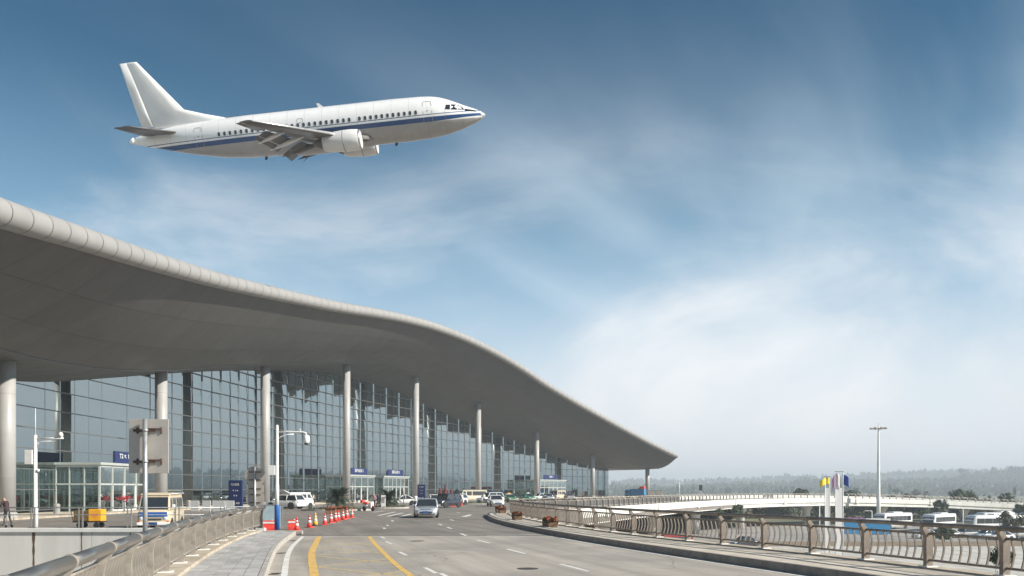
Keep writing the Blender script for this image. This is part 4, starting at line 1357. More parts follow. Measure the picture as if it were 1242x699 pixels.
def minibus(label, paint, loc, rz, L=4.2, W=1.62, H=1.92, band=None, rack=False, hatch=False, name='minibus', cat='van', group=None):
    t = thing(name, label, cat, loc, rz, group)
    h = L / 2
    prof = [(h, .34, .95, .84), (h - .04, .26, 1.06, .93), (h - .16, .24, 1.10, .98), (h - .4, .24, 1.12, 1.0), (0, .24, 1.12, 1), (-h + .1, .26, 1.12, 1), (-h, .32, 1.08, .95)]
    obj('body', body_loft(L, W, prof), paint, t, fix=True)
    wb, wtp = W / 2 - .03, W / 2 - .11
    up = MB().hexa([(-h + .03, -wb, 1.08), (h - .14, -wb, 1.08), (h - .14, wb, 1.08), (-h + .03, wb, 1.08), (-h + .14, -wtp, H - .07), (h - .52, -wtp, H - .07), (h - .52, wtp, H - .07), (-h + .14, wtp, H - .07)])
    obj('cab', up, paint, t, bevel=.05)
    obj('roof', MB().box((-.14, 0, H - .035), (L - .62, W - .18, .1)), paint, t, bevel=.045)
    # glazing stands 6 mm proud of the cab
    f = lambda z, o=0: h - .14 - .38 * (z - 1.08) / (H - 1.15) + .006 + o
    def scr(y0, y1, z0, z1): return MB().hexa([(f(z0) - .05, y0, z0), (f(z0) + .004, y0, z0), (f(z0) + .004, y1, z0), (f(z0) - .05, y1, z0), (f(z1) - .05, y0 * .94, z1), (f(z1) + .004, y0 * .94, z1), (f(z1) + .004, y1 * .94, z1), (f(z1) - .05, y1 * .94, z1)])
    obj('windscreen', scr(-W / 2 + .13, W / 2 - .13, 1.15, H - .16), DGLASS, t)
    obj('windscreen_rubber', scr(-W / 2 + .10, W / 2 - .10, 1.125, 1.155), BLACK, t)
    for sy in (-1, 1):
        yy = lambda z: sy * (wb - (wb - wtp) * (z - 1.08) / (H - 1.15) + .006)
        for x0, x1 in ((h - .42, h - 1.05), (h - 1.2, h - 2.15), (h - 2.3, -h + .3)):
            z0, z1 = 1.2, H - .2
            d = .18 if x0 == h - .42 else 0
            obj('side_window', MB().add([(x0, yy(z0), z0), (x1, yy(z0), z0), (x1, yy(z1), z1), (x0 - d, yy(z1), z1)], [(0, 1, 2, 3) if sy > 0 else (3, 2, 1, 0)]), DGLASS, t)
        obj('headlight', MB().lathe([(.0, .04), (.10, .03), (.12, 0), (.12, -.06)], 16, (h + .0, sy * W * .36, .66), 'x'), LAMPG, t)
        obj('indicator', MB().box((h + .0, sy * W * .445, .50), (.06, .12, .07)), ORANGE, t)
        obj('mirror', MB().box((h - .35, sy * (W / 2 + .13), 1.30), (.08, .16, .2)), WHITE, t, bevel=.02)
        obj('door_handle', MB().box((h - 1.1, sy * (W / 2 + .012), .92), (.16, .03, .04)), DARK, t)
        obj('door_seam', MB().box((h - 1.16, sy * (W / 2 + .002), .75), (.018, .012, .75)), DARK, t)
        for x in (h - .62, -h + .75):
            obj('wheel_arch', MB().lathe([(0.0, -.05), (.36, -.05), (.36, .05), (0, .05)], 20, (x, sy * (W / 2 - .046), .31), 'y', smooth=False), BLACK, t)
            wheel(t, x, sy * (W / 2 - .1), .29, .18, sy)
    if band:
        obj('front_band', MB().box((h + .01, 0, .86), (.05, W * .84, .26)), band, t, bevel=.015)
    obj('bumper', MB().box((h + .05, 0, .36), (.14, W * .98, .16)), WHITE, t, bevel=.03)
    obj('number_plate', MB().box((h + .125, 0, .38), (.02, .44, .14)), BLUEP, t)
    obj('grille', MB().box((h + .012, 0, .60), (.04, W * .5, .10)), DARK, t)
    if rack:
        obj('roof_visor', MB().hexa([(h - 1.6, -W / 2 + .1, H + .02), (h - .62, -W / 2 + .1, H + .01), (h - .62, W / 2 - .1, H + .01), (h - 1.6, W / 2 - .1, H + .02), (h - 1.6, -W / 2 + .14, H + .09), (h - .7, -W / 2 + .14, H + .05), (h - .7, W / 2 - .14, H + .05), (h - 1.6, W / 2 - .14, H + .09)]), CREAM, t)
        obj('roof_rail', MB().tube([(h - .9, W / 2 - .05, H + .03), (-h - .05, W / 2 - .05, H + .05)], .03, 6), WHITE, t)
        obj('roof_spoiler', MB().box((-h + .12, 0, H + .03), (.42, W - .06, .05)), WHITE, t, bevel=.02)
    if hatch:
        obj('open_tailgate', MB().hexa([(-h - .02, -W / 2 + .06, H - .1), (-h - .02, W / 2 - .06, H - .1), (-h - .82, W / 2 - .1, H + .22), (-h - .82, -W / 2 + .1, H + .22), (-h + .02, -W / 2 + .06, H - .03), (-h + .02, W / 2 - .06, H - .03), (-h - .80, W / 2 - .1, H + .28), (-h - .80, -W / 2 + .1, H + .28)]), paint, t, fix=True)
        obj('load_opening', MB().box((-h + .0, 0, 1.12), (.06, W * .8, 1.1)), DARK, t)
    return t


b = at(196, 640, 46.5)
minibus('cream minibus with blue front band and roof visor behind the left railing', CREAM, (b.x, 46.5, 0), R(-78), 4.3, 1.68, 1.95, BLUEP, True)
b = G(361, 616.5)
minibus('white microvan with its tailgate open behind the blue-based lamp post', WHITEM, (b.x, b.y, 0), R(60), 3.9, 1.55, 1.85, None, False, True)
b = G(573, 609)
minibus('cream minibus parked between the folded parasols and the sixth column', mat('pale cream enamel', (0.66, 0.60, 0.45), .35, var=.05, coat=.2), (b.x, b.y, 0), R(-155), 5.2, 1.8, 2.1)
b = G(677, 606.6)
minibus('small cream van parked right of the seventh column', CREAM, (b.x, b.y, 0), R(-120), 4.4, 1.7, 2.0)

# blue truck at the far end of the terminal
t = thing('truck', 'blue lorry with red load standing by the last column', 'truck', (32.0, 215, 0), R(155))
t.scale = (.82, .82, .9)
obj('cab', body_loft(1.9, 2.2, [(3.0, .5, 1.9, .9), (2.9, .45, 2.3, .97), (2.5, .45, 2.45, 1), (1.3, .45, 2.45, 1), (1.2, .5, 2.4, .97)]), CYANB, t, fix=True)
obj('windscreen', MB().box((2.98, 0, 1.75), (.08, 1.8, .7)), DGLASS, t)
obj('side_window', MB().box((2.2, 0, 1.8), (.8, 2.24, .6)), DGLASS, t)
obj('chassis', MB().box((-.6, 0, .7), (5.6, .9, .25)), DARK, t)
obj('cargo_box', MB().box((-1.2, 0, 1.75), (4.4, 2.3, 1.8)), CYANB, t, bevel=.03)
obj('red_load', MB().box((-2.6, 0, 3.05), (1.4, 2.0, .75)).box((-1.6, 0, 2.8), (.6, 1.6, .3)), REDP, t, bevel=.05)
for x in (2.1, -1.4, -2.5):
    for sy in (-1, 1):
        wheel(t, x, sy * 1.0, .45, .28, sy)
t = thing('equipment_cabinet', 'grey metal cabinet right of the last column', 'cabinet', at(794, 598, 236) - Vector((0, 0, at(794, 598, 236).z)))
obj('body', MB().box((0, 0, .95), (4.4, 1.6, 1.9)), GREY, t, bevel=.05)
obj('door', MB().box((-1.1, -.82, .95), (2.0, .05, 1.7)).box((1.1, -.82, .95), (2.0, .05, 1.7)), STEELP, t, bevel=.02)
obj('roof', MB().box((0, 0, 1.95), (4.6, 1.8, .1)), STEELP, t)


def coach(label, loc, rz, L=10.5, paint=None, group='coaches in the lower car park', stripe=None):
    paint = paint or WHITEM
    t = thing('coach', label, 'bus', loc, rz, group)
    W, H, h = 2.5, 3.35, L / 2
    prof = [(h, .5, 1.5, .86), (h - .12, .38, 2.3, .95), (h - .42, .36, 3.05, .99), (h - .9, .36, H, 1), (-h + .3, .36, H, 1), (-h + .06, .42, H - .14, .97), (-h, .55, H - .35, .92)]
    obj('body', body_loft(L, W, prof, .03), paint, t, fix=True)
    fx = lambda z: float(np.interp(z, [.5, 1.5, 2.3, 3.05], [h, h - .0, h - .12, h - .42])) + .03
    obj('windscreen', MB().add([(fx(z), y, z) for z in (1.35, 2.0, 2.75) for y in (-1.08, 1.08)], [(0, 1, 3, 2), (2, 3, 5, 4)]), DGLASS, t)
    for sy in (-1, 1):
        n = 6
        for i in range(n):
            x0 = h - .9 - (L - 1.5) * i / n
            x1 = h - .9 - (L - 1.5) * (i + 1) / n + .07
            obj('side_window', MB().box(((x0 + x1) / 2, sy * (W / 2 - .005), 2.25), (x0 - x1, .05, .95)), DGLASS, t)
        obj('skirt_band', MB().box((-.2, sy * (W / 2 + .004), 1.28), (L - 1.0, .02, .14)), stripe or GREY, t)
        obj('headlight', MB().box((h - .02, sy * .95, .8), (.1, .36, .2)), LAMPG, t, bevel=.03)
        obj('mirror', MB().tube([(h - .3, sy * 1.15, 2.9), (h + .25, sy * 1.4, 2.85), (h + .28, sy * 1.42, 2.4)], .06, 6), DARK, t)
        for x in (h - 2.2, -h + 2.6):
            obj('wheel_arch', MB().lathe([(0.0, -.05), (.56, -.05), (.56, .05), (0, .05)], 18, (x, sy * (W / 2 - .04), .5), 'y', smooth=False), BLACK, t)
            wheel(t, x, sy * (W / 2 - .14), .48, .28, sy)
    obj('air_conditioner', MB().box((-.6, 0, H + .1), (3.2, 1.7, .24)), paint, t, bevel=.08)
    obj('number_plate', MB().box((h + .01, 0, .6), (.03, .5, .16)), YELLOW, t)
    return t


def low(px, Y): return Vector(((px - CX) / F * Y, Y, LOW))
p = low(1083, 172); coach('white coach right of the tall floodlight mast', p, R(214))
p = low(1139, 166); coach('white coach below the round dark tree', p, R(220), stripe=BLUEP)
p = low(1207, 158); coach('long white coach with dark windows, rightmost in the car park', p, R(192), 12)
p = low(1216, 176); coach('white coach parked behind the rightmost one', p, R(190), 12)
p = low(820, 112)
minibus('red minibus down below the railing, left of the flags', mat('red enamel', (.45, .04, .05), .3, coat=.4), p, R(185), 4.6, 1.75, 2.0, cat='van')
for px, Y, ang, pm, lb in ((1122, 138, 195, WHITEM, 'white car parked in front of the second coach'), (1150, 140, 200, WHITEM, 'white car parked right of the small shrub below the coach'), (1196, 138, 190, SILVER, 'silver car parked in front of the rightmost coach'), (1213, 134, 188, WHITEM, 'white car parked second from the right in the lower car park'), (1236, 138, 190, GREY, 'grey car at the right end of the lower car park'), (1171, 141, 195, GREY, 'grey car behind the middle railing post on the right'), (1062, 150, 185, WHITEM, 'white car behind the blue billboard'), (846, 108, 200, WHITEM, 'white car parked right of the red minibus'), (902, 118, 200, DARKCAR, 'dark car under the viaduct left of the pier'), (800, 100, 160, WHITEM, 'white car parked left of the red minibus'), (738, 88, 160, DARKCAR, 'dark car in the shade under the near deck')):
    car(lb, pm, low(px, Y), R(ang), 4.4, 1.8, 1.5 if pm is not GREY else 1.7, 'sedan' if pm is not GREY else 'suv', group='cars in the lower car park')

# ================================================================ PEOPLE (one skinned surface each)
def person(label, loc, rz, top, legs, hair, J=None, h=1.72, lean=0.0, group=None):
    k = h / 1.72
    V, E, Rr = [], [], []
    def a(p, r, par=None):
        V.append((p[0] * k, p[1] * k, p[2] * k)); Rr.append(r * k)
        if par is not None: E.append((par, len(V) - 1))
        return len(V) - 1
    J = J or {}
    hip = a((0, 0, .92), (.15))
    wst = a((.02 + lean * .1, 0, 1.08), .135, hip)
    che = a((.03 + lean * .25, 0, 1.28), .16, wst)
    nb = a((.03 + lean * .34, 0, 1.44), .09, che)
    nk = a((.04 + lean * .38, 0, 1.50), .055, nb)
    hd = a((.06 + lean * .44, 0, 1.58), .085, nk)
    ht = a((.07 + lean * .46, 0, 1.66), .085, hd)
    ns = a((.15 + lean * .46, 0, 1.585), .018, hd)
    for sy in (-1, 1):
        sh = a((.03 + lean * .32, sy * .17, 1.40), .07, nb)
        el = a(J.get('elbow%d' % sy, (.0 + lean * .3, sy * .24, 1.12)), .048, sh)
        wr = a(J.get('wrist%d' % sy, (.14 + lean * .3, sy * .23, .90)), .032, el)
        w = Vector(V[wr]) / k
        pm = a((w.x + .035, w.y, w.z - .06), .034, wr)
        for q, (dx_, dy_, dz_) in enumerate(((.035, .02, -.09), (.04, .007, -.10), (.035, -.008, -.095), (.025, -.022, -.08))):
            f1 = a((w.x + .035 + dx_ * .5, w.y + dy_ * sy, w.z - .06 + dz_ * .5), .010, pm)
            a((w.x + .035 + dx_ * .55, w.y + dy_ * sy, w.z - .06 + dz_), .008, f1)
        th = a((w.x + .06, w.y - sy * .03, w.z - .06), .011, pm)
        a((w.x + .075, w.y - sy * .035, w.z - .10), .009, th)
        kn = a((J.get('step', .0) * sy * .8 + .03, sy * .10, .50), .072, hip)
        an = a((J.get('step', .0) * sy * 1.5 - .02, sy * .11, .09), .045, kn)
        a((J.get('step', .0) * sy * 1.5 + .13, sy * .12, .035), .035, an)
    me = bpy.data.meshes.new('person')
    me.from_pydata(V, E, [])
    m = bpy.data.materials.new('clothed figure')
    m.use_nodes = True
    t = m.node_tree
    b_ = t.nodes['Principled BSDF']
    s_ = N(t, 'ShaderNodeSeparateXYZ')
    t.links.new(N(t, 'ShaderNodeTexCoord').outputs['Object'], s_.inputs[0])
    z, x = s_.outputs[2], s_.outputs[0]
    c = MIXC(t, MATH(t, 'GREATER_THAN', z, .10 * k), (.03, .03, .03), legs)
    c = MIXC(t, MATH(t, 'GREATER_THAN', z, .92 * k), c, top)
    c = MIXC(t, MATH(t, 'GREATER_THAN', z, 1.49 * k), c, (.46, .29, .21))
    c = MIXC(t, MATH(t, 'GREATER_THAN', MATH(t, 'SUBTRACT', z, MATH(t, 'MULTIPLY', x, .55)), (1.60 - .055) * k), c, hair)
    t.links.new(c, b_.inputs['Base Color']); b_.inputs['Roughness'].default_value = .8
    me.materials.append(m)
    o = bpy.data.objects.new('person', me)
    COL.objects.link(o)
    md = o.modifiers.new('skin', 'SKIN'); md.use_smooth_shade = True
    for v_, r_ in zip(me.skin_vertices[0].data if me.skin_vertices else [], Rr): v_.radius = (r_, r_)
    if not me.skin_vertices:
        bpy.context.view_layer.update()
    if not me.skin_vertices:
        bm = bmesh.new(); bm.from_mesh(me); lay = bm.verts.layers.skin.verify()
        bm.verts.ensure_lookup_table()
        for v_, r_ in zip(bm.verts, Rr): v_[lay].radius = (r_, r_)
        bm.verts[0][lay].use_root = True
        bm.to_mesh(me); bm.free()
    else:
        me.skin_vertices[0].data[0].use_root = True
    o.modifiers.new('sub', 'SUBSURF').levels = 1
    o.modifiers['sub'].render_levels = 1
    o.location, o.rotation_euler = loc, (0, 0, rz)
    return tag(o, label, 'person', group)


b = at(9, 600, 50)
person('person in dark maroon jacket bending over a trolley at the left edge', (b.x, 50, 0), R(160), (.045, .02, .025), (.02, .02, .025), (.015, .012, .01), {'elbow1': (.25, .26, 1.12), 'wrist1': (.45, .2, .98), 'elbow-1': (.25, -.26, 1.12), 'wrist-1': (.45, -.2, .98), 'step': .12}, 1.76, .5)
b = G(454.5, 614.8)
person('person in white cap and pink top beside the second palm', b, R(-120), (.62, .36, .40), (.05, .04, .06), (.75, .75, .74), {'step': .1}, 1.66)
b = G(446, 615.5)
person('person in dark clothes behind the scooter rider', (b.x + .3, b.y + 6, 0), R(-60), (.03, .03, .05), (.03, .03, .04), (.015, .012, .01), {'step': .15}, 1.72)
b = G(504, 618)
person('person with dark hair and white shirt left of the silver-white sedan', b, R(-80), (.70, .70, .70), (.03, .03, .05), (.015, .012, .01), {'step': .1}, 1.72)
for px, py, lb, tp in ((546, 614.5, 'person in orange top in front of the white parked car', (.5, .16, .05)), (541, 614, 'person in red top at the folded parasols', (.4, .05, .06)), (560, 612.5, 'person in white top left of the shrub bed', (.7, .68, .66)), (587, 612, 'person in pale clothes right of the shrub bed', (.6, .6, .62)), (696, 606.5, 'person standing left of the eighth column', (.1, .1, .12)), (729, 605, 'person in dark clothes at the end of the glass wall', (.02, .02, .03)), (707, 606, 'person just left of the eighth column base', (.3, .05, .05)), (462, 611, 'person with dark coat between the second palm and the entrance', (.05, .05, .06)), (433, 611.5, 'person in grey jacket in front of the third column', (.2, .2, .22)), (671, 606.8, 'person in blue jacket beside the small cream van', (.04, .07, .2)), (530, 610.5, 'person in black behind the dark off-roader', (.02, .02, .02)), (380, 613.5, 'person in beige coat left of the first palm', (.35, .28, .2))):
    b = G(px, py)
    person(lb, b, R(-90 + px % 60), tp, (.03, .03, .05), (.015, .012, .01), {'step': .1}, 1.7)
# ================================================================ STREET FURNITURE
# camera pole on the forecourt wall edge
b = at(43, 640, 44.6)
t = thing('camera_pole', 'white surveillance pole with side arm and junction box at the left', 'pole', (b.x, 44.6, 0))
obj('pole', MB().lathe([(.13, 0), (.13, 1.2), (.10, 1.25), (.085, 5.15)], 16), WHITEM, t)
obj('base_plate', MB().box((0, 0, .02), (.4, .4, .04)), GREY, t)
obj('lightning_rod', MB().tube([(0, 0, 5.1), (0, 0, 6.6)], [.028, .012], 8), WHITE, t)
obj('arm', MB().tube([(0, 0, 4.95), (1.55, -.1, 4.98)], .05, 10), WHITEM, t)
obj('brace', MB().tube([(.1, 0, 4.5), (.16, 0, 4.72), (.3, 0, 4.8), (1.1, -.07, 4.83)], .03, 8), WHITEM, t)
c = obj('camera', MB().lathe([(.0, .0), (.11, .02), (.13, .12), (.10, .24), (.05, .28)], 14, (1.42, -.1, 5.02)), WHITEM, t)
obj('lens', MB().lathe([(0, 0), (.06, .0), (.06, .04), (0, .05)], 12, (1.42, -.22, 5.12), 'y'), DARK, c)
obj('junction_box', MB().box((-.32, 0, 3.95), (.42, .26, .78)), WHITE, t, bevel=.02)
obj('bracket', MB().box((-.09, 0, 3.7), (.1, .1, .06)).box((-.09, 0, 4.2), (.1, .1, .06)), GREY, t)
obj('small_camera', MB().lathe([(0, -.1), (.07, -.08), (.08, 0), (.06, .06)], 12, (.17, -.05, 3.25)), WHITEM, t)
# lamp post with blue foot on the walkway end
b = G(336, 643.0, .2)
t = thing('lamp_post', 'white curved-arm camera lamp post with blue foot at the walkway end', 'lamp post', (b.x, b.y, .2))
obj('foot', MB().lathe([(.125, 0), (.125, 1.2), (.115, 1.24)], 18), BLUEP, t)
obj('pole', MB().lathe([(.10, 1.2), (.10, 2.2), (.085, 2.25), (.07, 5.15), (.05, 5.2)], 18), WHITEM, t)
obj('arm', MB().tube([(0, 0, 4.85), (.5, 0, 4.87), (1.3, 0, 4.84), (1.42, 0, 4.8), (1.45, 0, 4.68)], .042, 10), WHITEM, t)
obj('curved_brace', MB().tube([(0, 0, 4.45), (.2, 0, 4.62), (.5, 0, 4.72), (.82, 0, 4.74)], .03, 8), WHITEM, t)
c = obj('dome_camera', MB().lathe([(.05, .18), (.13, .14), (.16, .02), (.16, -.1), (.13, -.2), (.06, -.27), (0, -.28)], 18, (1.46, 0, 4.52)), WHITEM, t)
obj('dome', MB().lathe([(.125, -.20), (.10, -.27), (.04, -.31), (0, -.315)], 16, (1.46, 0, 4.52)), DARK, c)
obj('aerial', MB().tube([(1.2, 0, 4.86), (1.12, 0, 5.02)], .018, 6), WHITE, t)
obj('control_box', MB().box((-.26, .02, 2.95), (.38, .22, .48)), WHITE, t, bevel=.02)

# square sign seen from behind
SY_ = 17.3
b = at(176, 640, SY_)
t = thing('traffic_sign', 'bare aluminium back of a rectangular sign on a grey post by the left railing', 'sign', (b.x, SY_, .27))
zs_ = lambda py: at(176, py, SY_).z - .27
obj('post', MB().tube([(0, 0, 0), (0, 0, zs_(508.5))], .049, 14), GALV, t)
obj('panel', MB().box((.03, .11, zs_(541)), (.84, .022, zs_(508) - zs_(574))), SIGNBACK, t, bevel=.006)
for z in (zs_(522), zs_(560)):
    obj('bracket', MB().box((-.06, .075, z), (.44, .045, .05)).box((.14, .07, z + .03), (.34, .035, .035)), RUST, t)
    obj('clamp', MB().lathe([(.053, -.025), (.062, -.025), (.062, .025), (.053, .025)], 14, (0, 0, z)), GALV, t)
    for q in (-.2, .3):
        obj('stiffener', MB().box((q, .09, z), (.035, .03, .13)), RUST, t)
# round signs seen from behind, one pole
RY_ = 41.6
b = at(309, 640, RY_)
t = thing('traffic_sign', 'round grey sign backs stacked on one post behind the far end of the left railing', 'sign', (b.x, RY_, 0.0))
obj('foot', MB().box((.2, 0, -.6), (1.2, .5, 1.18)), CONC, t)
zq = lambda py: at(309, py, RY_).z
obj('post', MB().tube([(0, 0, 0), (0, 0, zq(566))], .055, 14), GALV, t)
for py, r_ in ((577.5, .52), (605, .46)):
    obj('round_panel', MB().lathe([(0, .06), (r_, .06), (r_, .08), (0, .08)], 30, (0, 0, zq(py)), 'y', smooth=False), SIGNBACK, t, fix=True)
    for d in (-.2, .2):
        obj('bracket', MB().box((0, .04, zq(py) + d), (r_ * 1.2, .035, .05)), RUST, t)
obj('square_panel', MB().box((0, .07, zq(593)), (.84, .022, .40)), SIGNBACK, t, bevel=.01)
obj('bracket', MB().box((0, .04, zq(593)), (.6, .035, .05)), RUST, t)

# pale blue hoarding, barriers
b = G(328, 641)
t = thing('hoarding_panel', 'pale blue metal panel standing at the far end of the left railing', 'hoarding', (b.x - .1, b.y + .55, 0))
HOARD = mat('pale blue sheet', (.42, .55, .60), .3, var=.12, scale=1.5, dirt=.2)
obj('sheet', MB().box((0, 0, .68), (1.2, .04, 1.22)), HOARD, t)
obj('frame', MB().box((-.62, 0, .68), (.05, .06, 1.3)).box((.62, 0, .68), (.05, .06, 1.3)).box((0, 0, 1.31), (1.3, .06, .05)), GALV, t)
obj('foot', MB().box((-.5, 0, .03), (.06, .6, .05)).box((.5, 0, .03), (.06, .6, .05)), GALV, t)


def barrier(label, loc, rz, L=.84):
    t = thing('plastic_barrier', label, 'barrier', loc, rz, 'red plastic barriers')
    prof = [(-.22, 0), (.22, 0), (.22, .16), (.10, .30), (.09, .55), (-.09, .55), (-.10, .30), (-.22, .16)]
    obj('body', MB().extrude(prof, 'x', -L / 2, L / 2), REDP, t, bevel=.02, fix=True)
    for q in (-1, 1):
        obj('white_band', MB().box((0, q * .101, .43), (L, .012, .10)), WHITE, t)
    obj('cap', MB().lathe([(.05, .55), (.05, .58), (0, .585)], 12, (L * .2, 0, 0)), WHITE, t)
    return t


b = G(322.5, 644.5); barrier('red and white barrier left of the blue lamp foot', (b.x, b.y + .6, 0), R(4), .72)
b = G(349, 643.5); barrier('red barrier right of the blue lamp foot', (b.x + .1, b.y + .6, 0), R(8), .44)


def cone(label, loc, rz, body=None, base=None, k=1.0):
    t = thing('traffic_cone', label, 'traffic cone', loc, rz, 'cones across the closed lane')
    body = body or ORANGE
    obj('base', MB().box((0, 0, .025), (.40 * k, .40 * k, .05)), base or body, t, bevel=.012)
    R_ = lambda z: (.155 - .125 * z / .72) * k
    for z0, z1, m_ in ((.05, .26, body), (.26, .40, WHITE), (.40, .48, body), (.48, .56, WHITE), (.56, .72, body)):
        obj('sleeve', MB().lathe([(R_(z0), z0 * k), (R_(z1), z1 * k)], 18), m_, t)
    obj('tip', MB().lathe([(R_(.72), .72 * k), (.02, .745 * k), (0, .745 * k)], 18), body, t)
    return t


for i, (px, py, lb) in enumerate(((360, 644, 'nearest red cone, at the kerb corner'), (375.4, 640, 'red cone with white band, second from the kerb corner'), (382.5, 638, 'dark-footed yellowish cone, third from the kerb corner'), (394, 636.7, 'red cone, fourth from the kerb corner'), (401.5, 634.5, 'red cone, fifth from the kerb corner'), (407, 633, 'red cone, sixth from the kerb corner'), (410.5, 631.5, 'red cone, seventh from the kerb corner'), (416, 630.6, 'red cone, eighth from the kerb corner'), (420.8, 629.2, 'red cone, ninth from the kerb corner'), (427, 628, 'farthest red cone, at the palm bed'))):
    g = G(px, py)
    cone(lb, (g.x, g.y, 0), R(random.uniform(0, 90)), YELLOW if i == 2 else REDP, BLACK if i == 2 else None, 1.0 + .05 * (i % 3))


# beds with cycad palms
def cycad(label, loc, r, h, seed, bed, pots):
    rnd = random.Random(seed)
    t = thing('cycad_palm', label, 'palm', (loc[0], loc[1], 0.16))
    obj('trunk', MB().lathe([(.24, 0), (.28, .25), (.24, h * .38), (.16, h * .46)], 12), BARK, t)
    m = MB()
    for i in range(120):
        a = rnd.uniform(0, 2 * math.pi)
        e = rnd.uniform(-.1, 1.35)
        L = r * rnd.uniform(.95, 1.25)
        base = Vector((0, 0, h * .44))
        sp_ = []
        for q in np.linspace(0, 1, 8):
            el = e - q * 1.25
            sp_.append(q)
        p = base.copy(); el = e
        pts = [p.copy()]
        for q in range(7):
            p = p + Vector((math.cos(a) * math.cos(el), math.sin(a) * math.cos(el), math.sin(el))) * L / 7
            el -= .16
            pts.append(p.copy())
        side = Vector((-math.sin(a), math.cos(a), 0))
        for q in range(1, 8):
            for sgn in (-1, 1):
                for u in (0, .5):
                    o = pts[q - 1].lerp(pts[q], u)
                    d = (pts[q] - pts[q - 1]).normalized()
                    w = L * .17 * math.sin(math.pi * (q + u) / 9)
                    tip = o + side * sgn * w + d * w * .7 + Vector((0, 0, .02))
                    m.add([o - d * .045, o + d * .045, tip], [(0, 1, 2)])
    obj('crown', m, LEAFS[0], t)
    return t


def bed(label, c, rx, ry, rz=0.0):
    t = thing('planting_bed', label, 'planting bed', (c[0], c[1], 0), rz)
    n = 26
    ring = lambda k, z: [(rx * k * math.cos(2 * math.pi * i / n), ry * k * math.sin(2 * math.pi * i / n), z) for i in range(n)]
    for i in range(n):
        j = (i + 1) % n
        o, q = ring(1, 0), ring(.9, 0)
        m = MB().hexa([(*o[i][:2], .004), (*o[j][:2], .004), (*q[j][:2], .004), (*q[i][:2], .004), (*o[i][:2], .2), (*o[j][:2], .2), (*q[j][:2], .2), (*q[i][:2], .2)])
        obj('edging_stone', m, KERB, t, fix=True)
    obj('soil', MB().prism([p[:2] for p in ring(.895, 0)], .004, .16), SOIL, t)
    m = MB(); rnd = random.Random(int(abs(c[0]) * 10))
    for i in range(500):
        a, k = rnd.uniform(0, 2 * math.pi), math.sqrt(rnd.random()) * .85
        x, y, z = rx * k * math.cos(a), ry * k * math.sin(a), .16
        d = Vector((rnd.uniform(-.1, .1), rnd.uniform(-.1, .1), rnd.uniform(.1, .3)))
        w = Vector((rnd.uniform(-.05, .05), rnd.uniform(-.05, .05), 0))
        m.add([Vector((x, y, z)) - w, Vector((x, y, z)) + w, Vector((x, y, z)) + d], [(0, 1, 2)])
    tag(obj('ground_cover', m, LEAFS[1], t), kind='stuff')
    return t


b1 = G(408, 619.5); bed('low stone-edged bed under the first palm', (b1.x, b1.y), 3.6, 2.2, R(10))
cycad('dark spiky palm behind the row of cones', (b1.x + .2, b1.y + .2), 1.75, 2.2, 3, None, None)
b2 = G(469, 617.0); bed('low stone-edged bed under the second palm', (b2.x, b2.y), 2.6, 1.7, R(10))
cycad('dark spiky palm left of the white hatchback', (b2.x + .2, b2.y + .1), 1.55, 2.1, 8, None, None)
b3 = G(574, 612.0); bed('bushy planting bed in front of the sixth column', (b3.x, b3.y), 3.6, 1.6, R(0))


def flowerbox(label, loc, rz, L, W, H, name='flower_planter'):
    t = thing(name, label, 'planter', loc, rz, 'flower planters')
    obj('box', MB().box((0, 0, H / 2), (L, W, H), 0, 1.08), WOOD, t, bevel=.015)
    rnd = random.Random(int(L * 100 + loc[1]))
    for nm, mt, n, h0, h1 in (('leaves', LEAFS[3], 260, 0, .2), ('flowers', FLOWER, 420, .08, .3)):
        m = MB()
        for i in range(n):
            p = Vector((rnd.uniform(-.5, .5) * L * 1.05, rnd.uniform(-.5, .5) * W * 1.1, H + rnd.uniform(h0, h1) * (.75 + .25 * math.sin(i))))
            s_ = rnd.uniform(.03, .065)
            n_ = Vector((rnd.uniform(-1, 1), rnd.uniform(-1, 1), rnd.uniform(.2, 1))).normalized()
            a = n_.orthogonal().normalized() * s_; c_ = n_.cross(a)
            m.add([p - a, p + c_, p + a, p - c_], [(0, 1, 2, 3)])
        tag(obj(nm, m, mt, t), kind='stuff')
    return t


for px, py, L, lb in ((609, 622.5, 1.0, 'farthest orange flower planter, at the tip of the island'), (627, 630.5, 1.25, 'middle orange flower planter against the island railing'), (667, 638.8, 1.9, 'nearest and longest orange flower planter on the island walkway')):
    g = G(px, py, .214)
    flowerbox(lb, (g.x, g.y, .214), R(100), L * .8, .5, .24)
g = G(609, 622.5, .214)
flowerbox('orange flower planter just behind the farthest one', (g.x - .3, g.y + 1.6, .214), R(100), .8, .5, .3)
for px, py, lb in ((404, 623.5, 'orange flower box at the left front of the first palm bed'), (412, 622.3, 'orange flower box in the middle front of the first palm bed'), (420, 621.5, 'orange flower box at the right front of the first palm bed')):
    g = G(px, py)
    flowerbox(lb, (g.x, g.y - 1.0, 0), R(8), .85, .45, .35)

# white pillar box sign, scooter, sign totems, A-boards
g = G(468, 616.8)
t = thing('info_pillar', 'white upright pillar in front of the second palm', 'pillar', (g.x, g.y - 1.9, 0), R(5))
obj('base', MB().box((0, 0, .08), (.62, .42, .16)), GREY, t)
obj('body', MB().box((0, 0, .85), (.5, .3, 1.4)), WHITE, t, bevel=.02)
obj('plaque', MB().box((0, -.155, 1.0), (.34, .02, .7)), GREY, t)


